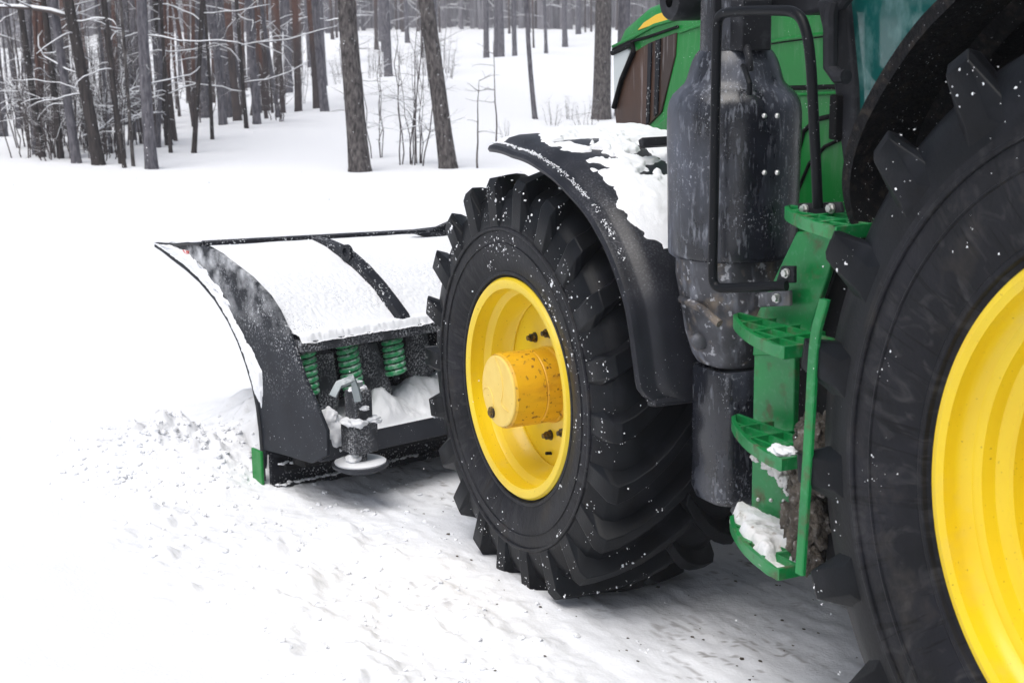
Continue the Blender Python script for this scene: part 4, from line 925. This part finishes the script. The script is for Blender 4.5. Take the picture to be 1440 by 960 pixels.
b = PMB(); ang = np.arange(12)*2*PI/12; b.prism(np.array([pp(.90+.018*math.cos(a), -.0125, .982+.008*math.sin(a)) for a in ang]), PW*.004); b.build('tip_hole', M['black'], ep)
# back panel (snow covered) and ribs
back = [(.475, 1.018), (.33, .996), (.19, .955), (.05, .905), (-.07, .850), (-.15, .795), (-.215, .745), (-.25, .715)]
bk = PMB(); loft_w(bk, back, .012, WL-.012, 14, th=.014); bkp = bk.build('back_panel', M['steel'], ang=40)
bk_ = np.array(back); sl_ = np.r_[0, np.cumsum(np.hypot(*np.diff(bk_, axis=0).T))]
def prof_wv(n, z, w):
    k = np.minimum(w/1.2, 1.); q = np.maximum(0, (z-.45)/.58); return np.where(n > 0, n*(1-.16*k*q), n), z-.050*k*q
Ww, Uu = np.meshgrid(np.linspace(.015, 2.0, 520), np.linspace(0, 1, 150), indexing='ij')
qn, qz = prof_wv(np.interp(Uu*sl_[-1], sl_, bk_[:, 0]), np.interp(Uu*sl_[-1], sl_, bk_[:, 1]), Ww)
na = fbm(Ww*6., Uu*4., o=3, seed=151); nb = fbm(Ww*75., Uu*60., o=3, seed=157); nc = fbm(Ww*25, Uu*20, o=3, seed=159)
k_ = .012*(.6+.6*na) + .008*sstep(.86, 1., Uu) + (.001+.006*sstep(.30, .70, Uu)*sstep(1.0, .85, Uu))*(nb-.5)
k_ = np.where(Uu < .02, .001, k_)
Gs = PO + PN*(qn-.010-k_*.55)[..., None] + PW*Ww[..., None] + np.array([0, 0, 1])*(qz+.010+k_*.85)[..., None]
M['snow_thin'] = mat('thin_grainy_snow', SNOWC, .75, spec=.25, layers=[dict(col=(.22, .23, .26), scale=150, lo=.56, hi=.68, detail=3, amt=.75, mod=(4, .45, .62), z=(.98, .84))], bump=(220, .5, .004))
b = PMB(); b.grid(Gs); b.build('snow_cover', M['snow_thin'], bkp, ang=180)
outer = [(.49, 1.048), (.36, 1.044), (.24, 1.030), (.12, 1.000), (.0, .955), (-.12, .890), (-.205, .835), (-.295, .772), (-.315, .74)]
for w in (.545, 1.25, 1.95, 2.65):
    b = PMB(); A = [prof_w((n, z), w) for n, z in outer]; A2 = A + [prof_w((n-.0, z-.055), w) for n, z in outer[::-1]]
    b.prism(np.array([pp(n, w-.02, z) for n, z in A2]), PW*.055)
    rb = b.build('rib', M['steel'], bevel=.003, seg=1)
    e = PMB(); q = prof_w((.125, 1.020), w); n = 16; ang = np.arange(n)*2*PI/n
    O1 = np.array([pp(q[0]+.044*math.cos(a), w-.026, q[1]-.015+.040*math.sin(a)) for a in ang]); I1 = np.array([pp(q[0]+.022*math.cos(a), w-.026, q[1]-.010+.020*math.sin(a)) for a in ang])
    V = np.vstack([O1, I1, O1+PW*.018, I1+PW*.018]); F = []
    for j in range(n):
        k2 = (j+1) % n; F += [(j, k2, n+k2, n+j), (2*n+j, 3*n+j, 3*n+k2, 2*n+k2), (j, 2*n+j, 2*n+k2, k2), (n+j, n+k2, 3*n+k2, 3*n+j)]
    e.add(V, F); e.build('lifting_eye', M['steel'], rb, ang=40)
# top bar
b = PMB()
tb = [(0.012, (.475, 1.030)), (.545, None), (1.2, None), (WL, None)]
pts = []
for w, q in tb: pts.append((w, prof_w((.49, 1.038), w)))
for i in range(len(pts)-1):
    A = [pp(pts[i][1][0]+dn, pts[i][0]+.001, pts[i][1][1]+dz) for dn, dz in ((-.03, -.022), (.03, -.022), (.03, .012), (-.03, .012))]; Bq = [pp(pts[i+1][1][0]+dn, pts[i+1][0], pts[i+1][1][1]+dz) for dn, dz in ((-.03, -.022), (.03, -.022), (.03, .012), (-.03, .012))]
    b.quadbox(np.array(A), np.array(Bq))
b.build('top_bar', M['steel'], bevel=.003, seg=1)
b = PMB(); b.prism(np.array([onN(597, 325, .36), onN(640, 306, .36), onN(700, 300, .36), onN(700, 345, .36), onN(640, 345, .36)]), PN*-.03); b.prism(np.array([onN(575, 327, .33), onN(640, 326, .33), onN(700, 330, .33), onN(700, 352, .33), onN(632, 344, .33)]), PN*-.02); b.build('deflector_flap', M['steel'], bevel=.004)
# beam under the back panel, with snow
b = PMB(); zb0, zb1 = .668, .716
b.quadbox(np.array([pp(n, .012, z) for n, z in ((-.335, zb0), (-.20, zb0), (-.20, zb1), (-.335, zb1))]), np.array([pp(n, WL-.012, z-.012) for n, z in ((-.335, zb0), (-.20, zb0), (-.20, zb1), (-.335, zb1))])); bm_ = b.build('cross_beam', M['steel_dust'], bevel=.006)
Ww, Vv = np.meshgrid(np.linspace(.014, 2.0, 480), np.linspace(0, 1, 40), indexing='ij')
na = fbm(Ww*12., Vv*2., o=4, seed=171); nb = fbm(Ww*70, Vv*10, o=3, seed=173); e_ = sstep(0, .22, Vv)
zz_ = zb1 - .012*Ww/WL - .012*(1-e_)*na + e_*(.020+.016*na) + .007*(nb-.5); nn_ = -.341+.137*Vv + .010*e_*0 - .006*(nb-.5)
Gs = PO + PN*nn_[..., None] + PW*Ww[..., None] + np.array([0, 0, 1])*zz_[..., None]
b = PMB(); b.grid(Gs); b.build('snow_cover', M['snow_fine'], bm_, ang=180)
# coil springs
for (xa, ya, xb, yb) in ((428, 496, 434, 552), (486, 480, 501, 566), (550, 468, 557, 524), (640, 450, 646, 505)):
    A = onN(xa, ya, -.25); Bq = onN(xb, yb, -.27); ax3 = Bq-A; L = np.linalg.norm(ax3); ax3 /= L; e1 = np.cross(ax3, PN); e1 /= np.linalg.norm(e1); e2 = np.cross(ax3, e1); turns = L/.027
    ph = np.linspace(0, turns*2*PI, int(turns*18)); P = np.array([A + ax3*L*p/(turns*2*PI) + .038*(math.cos(p)*e1+math.sin(p)*e2) for p in ph])
    b = PMB(); b.tube(P, .0115, 8); s_ = b.build('coil_spring', M['green_spring'], ang=60)
    b = PMB(); b.tube([A, Bq + ax3*.03], .012, 8); b.build('spring_rod', M['steel'], s_)
# gussets between the springs, lower beam, blade rails
for (pts_, n_) in (([(440, 500), (470, 494), (478, 560), (470, 600), (452, 600)], -.24), ([(502, 486), (530, 480), (553, 548), (552, 572), (530, 578), (508, 540)], -.24), ([(570, 470), (600, 462), (612, 520), (590, 545), (573, 520)], -.2)):
    b = PMB(); b.prism(np.array([onN(x, y, n_) for x, y in pts_]), PN*.10); b.build('gusset', M['steel_dust'], bevel=.006)
b = PMB(); b.quadbox(np.array([pp(n, .03, z) for n, z in ((-.42, .215), (-.25, .215), (-.25, .305), (-.40, .305))]), np.array([pp(n, WL-.03, z+.02) for n, z in ((-.42, .215), (-.25, .215), (-.25, .305), (-.40, .305))])); lb = b.build('lower_beam', M['steel_clean'], bevel=.008)
Ww, Vv = np.meshgrid(np.linspace(.04, 1.6, 360), np.linspace(0, 1, 60), indexing='ij')
na = fbm(Ww*5.+.6, Vv*2.2, o=4, seed=181); nb = fbm(Ww*34., Vv*10, o=4, seed=183); e_ = sstep(0, .10, Vv)
heap = .07*np.exp(-((Ww-.66)/.10)**2-((Vv-.55)/.35)**2) + .10*np.exp(-((Ww-.42)/.08)**2-((Vv-.4)/.3)**2) + .06*np.exp(-((Ww-.82)/.12)**2-((Vv-.7)/.3)**2)
zz_ = .302 + .02*Ww/WL + e_*(.008 + heap*(.7+.7*na) + 0.09*np.maximum(0, na-.45)*(.4+Vv) + .022*(nb-.5)) + .05*Vv
Gs = PO + PN*(-.402+.36*Vv)[..., None] + PW*Ww[..., None] + np.array([0, 0, 1])*zz_[..., None]
b = PMB(); b.grid(Gs); b.build('snow_cover', M['snow_fine'], lb, ang=180)
b = PMB(); b.box((0, 0, 0), (.02, WL-.03, .19), rot=np.stack([PN, -PW, [0, 0, 1]], 1)); b.v[-1] += pp(-.012, WL/2, .098)
b.box((0, 0, 0), (.03, WL-.03, .03), rot=np.stack([PN, -PW, [0, 0, 1]], 1)); b.v[-1] += pp(-.05, WL/2, .016); b.build('cutting_edge', M['steel'], bevel=.003, seg=1)
b = PMB(); b.box((0, 0, 0), (.06, WL-.1, .028), rot=np.stack([PN, -PW, [0, 0, 1]], 1)); b.v[-1] += pp(-.06, WL/2, .115); b.box((0, 0, 0), (.10, WL-.1, .05), rot=np.stack([PN, -PW, [0, 0, 1]], 1)); b.v[-1] += pp(-.20, WL/2, .175); hr_ = b.build('hinge_rail', M['black'], bevel=.004)
b = PMB()
for n_, z_, amp_ in ((-.075, .131, 1.), (-.225, .203, .8), (-.058, .033, .9)):
    for w in np.arange(.03, 1.7, .011):
        if vnoise(np.array([w*6.]), np.array([z_*50]), 0., 77)[0] < .42: continue
        b.lump(pp(n_+rnd.gauss(0, .007), w, z_+rnd.gauss(0, .002)), rnd.uniform(.004, .011)*amp_, (1.3, 1.3, .6), seed=rnd.randrange(9999))
so = b.build('snow_cover', M['snow_fine'], hr_, ang=80); so['kind'] = 'stuff'
b = PMB(); b.box((0, 0, 0), (.085, .014, .17), rot=np.stack([PN, -PW, [0, 0, 1]], 1)); b.v[-1] += pp(.035, -.018, .10); b.build('edge_marker', M['green'], bevel=.004)
# skid shoe on its post, with the pin
D = onN(507, 654, -.50); 
b = PMB(); b.lathe([(-.018, .0), (-.018, .085), (.0, .118), (.010, .120), (.014, .112), (.006, .06), (.006, .0)], D, 'Z', 40); sk = b.build('skid_shoe', M['steel_clean'], ang=40)
b = PMB(); b.lathe([(.0, .105), (.016, .108), (.022, .09), (.020, .0)], D+np.array([0, 0, .004]), 'Z', 40); b.blob(D-PW*.03+np.array([0, 0, .035]), .034, (1, 1, .7), seed=5); b.build('snow_cover', M['snow_fine'], sk, ang=60)
b = PMB(); zt = onN(505, 560, -.50)[2]
Rp = np.stack([PN, -PW, [0, 0, 1]], 1)
b.box((0, 0, 0), (.11, .115, .125), rot=Rp); b.v[-1] += D+np.array([0, 0, .125]); b.tube([D+np.array([0, 0, .01]), D+np.array([0, 0, .09])], .03, 12)
b.box((0, 0, 0), (.085, .085, .16), rot=Rp); b.v[-1] += D+np.array([0, 0, .245]); b.build('skid_post', M['steel_dust'], bevel=.006)
b = PMB(); q0 = D+np.array([0, 0, .30]); b.tube([onN(468, 557, -.55), onN(476, 541, -.55), onN(495, 533, -.55), onN(500, 545, -.55), onN(504, 563, -.55)], .020, 4); b.tube([q0, q0+np.array([0, 0, .06])], .022, 10); b.build('locking_pin', M['galv'])
b = PMB()
for i, (dn_, dw_, dz_, r) in enumerate(((-.04, -.03, .195, .034), (-.03, .045, .195, .034), (-.042, .0, .255, .020), (0, 0, .325, .038), (.0, -.02, .19, .045))):
    b.blob(D+PN*dn_+PW*dw_+np.array([0, 0, dz_]), r, (1.1, 1.1, .5), seed=300+i, amp=.6)
for (x_, y_, r) in ((468, 606, .060), (474, 626, .045), (464, 588, .04)): b.blob(onN(x_, y_, -.38), r, (.8, 1, 1.), seed=int(x_+y_))
so = b.build('snow_lumps', M['snow_fine'], ang=80); so['kind'] = 'stuff'
# push frame back to the tractor's linkage
b = PMB()
for s in (-.45, .45): b.tube([pp(-.3, 1.63+s*1.4, .34), np.array([1.42, -s*.75, .60]), np.array([1.15, -s*.70, .60])], .05, 8)
b.box((1.28, 0, .72), (.10, .8, .5)); b.build('push_frame', M['steel'], bevel=.01)

# ------------------------------------------------------------------ flakes of snow in the air
fl = MB(); r5 = random.Random(8)
for i in range(900):
    d = r5.uniform(3.5, 15); px, py = r5.uniform(-60, 1500), r5.uniform(-60, 960)
    p = CAM + (FW + ((px-720)*RT-(py-480)*UP)/FPX)*d
    if p[2] < .1 or (d < 6.5 and p[1] < 1.3): continue
    s = r5.uniform(.0008, .0024)
    fl.add(ICO1_V*s + p, ICO1_F)
tag(fl.build('snowflakes', M['snow_fine'], ang=60), 'white flakes of falling snow in the air', kind='stuff')
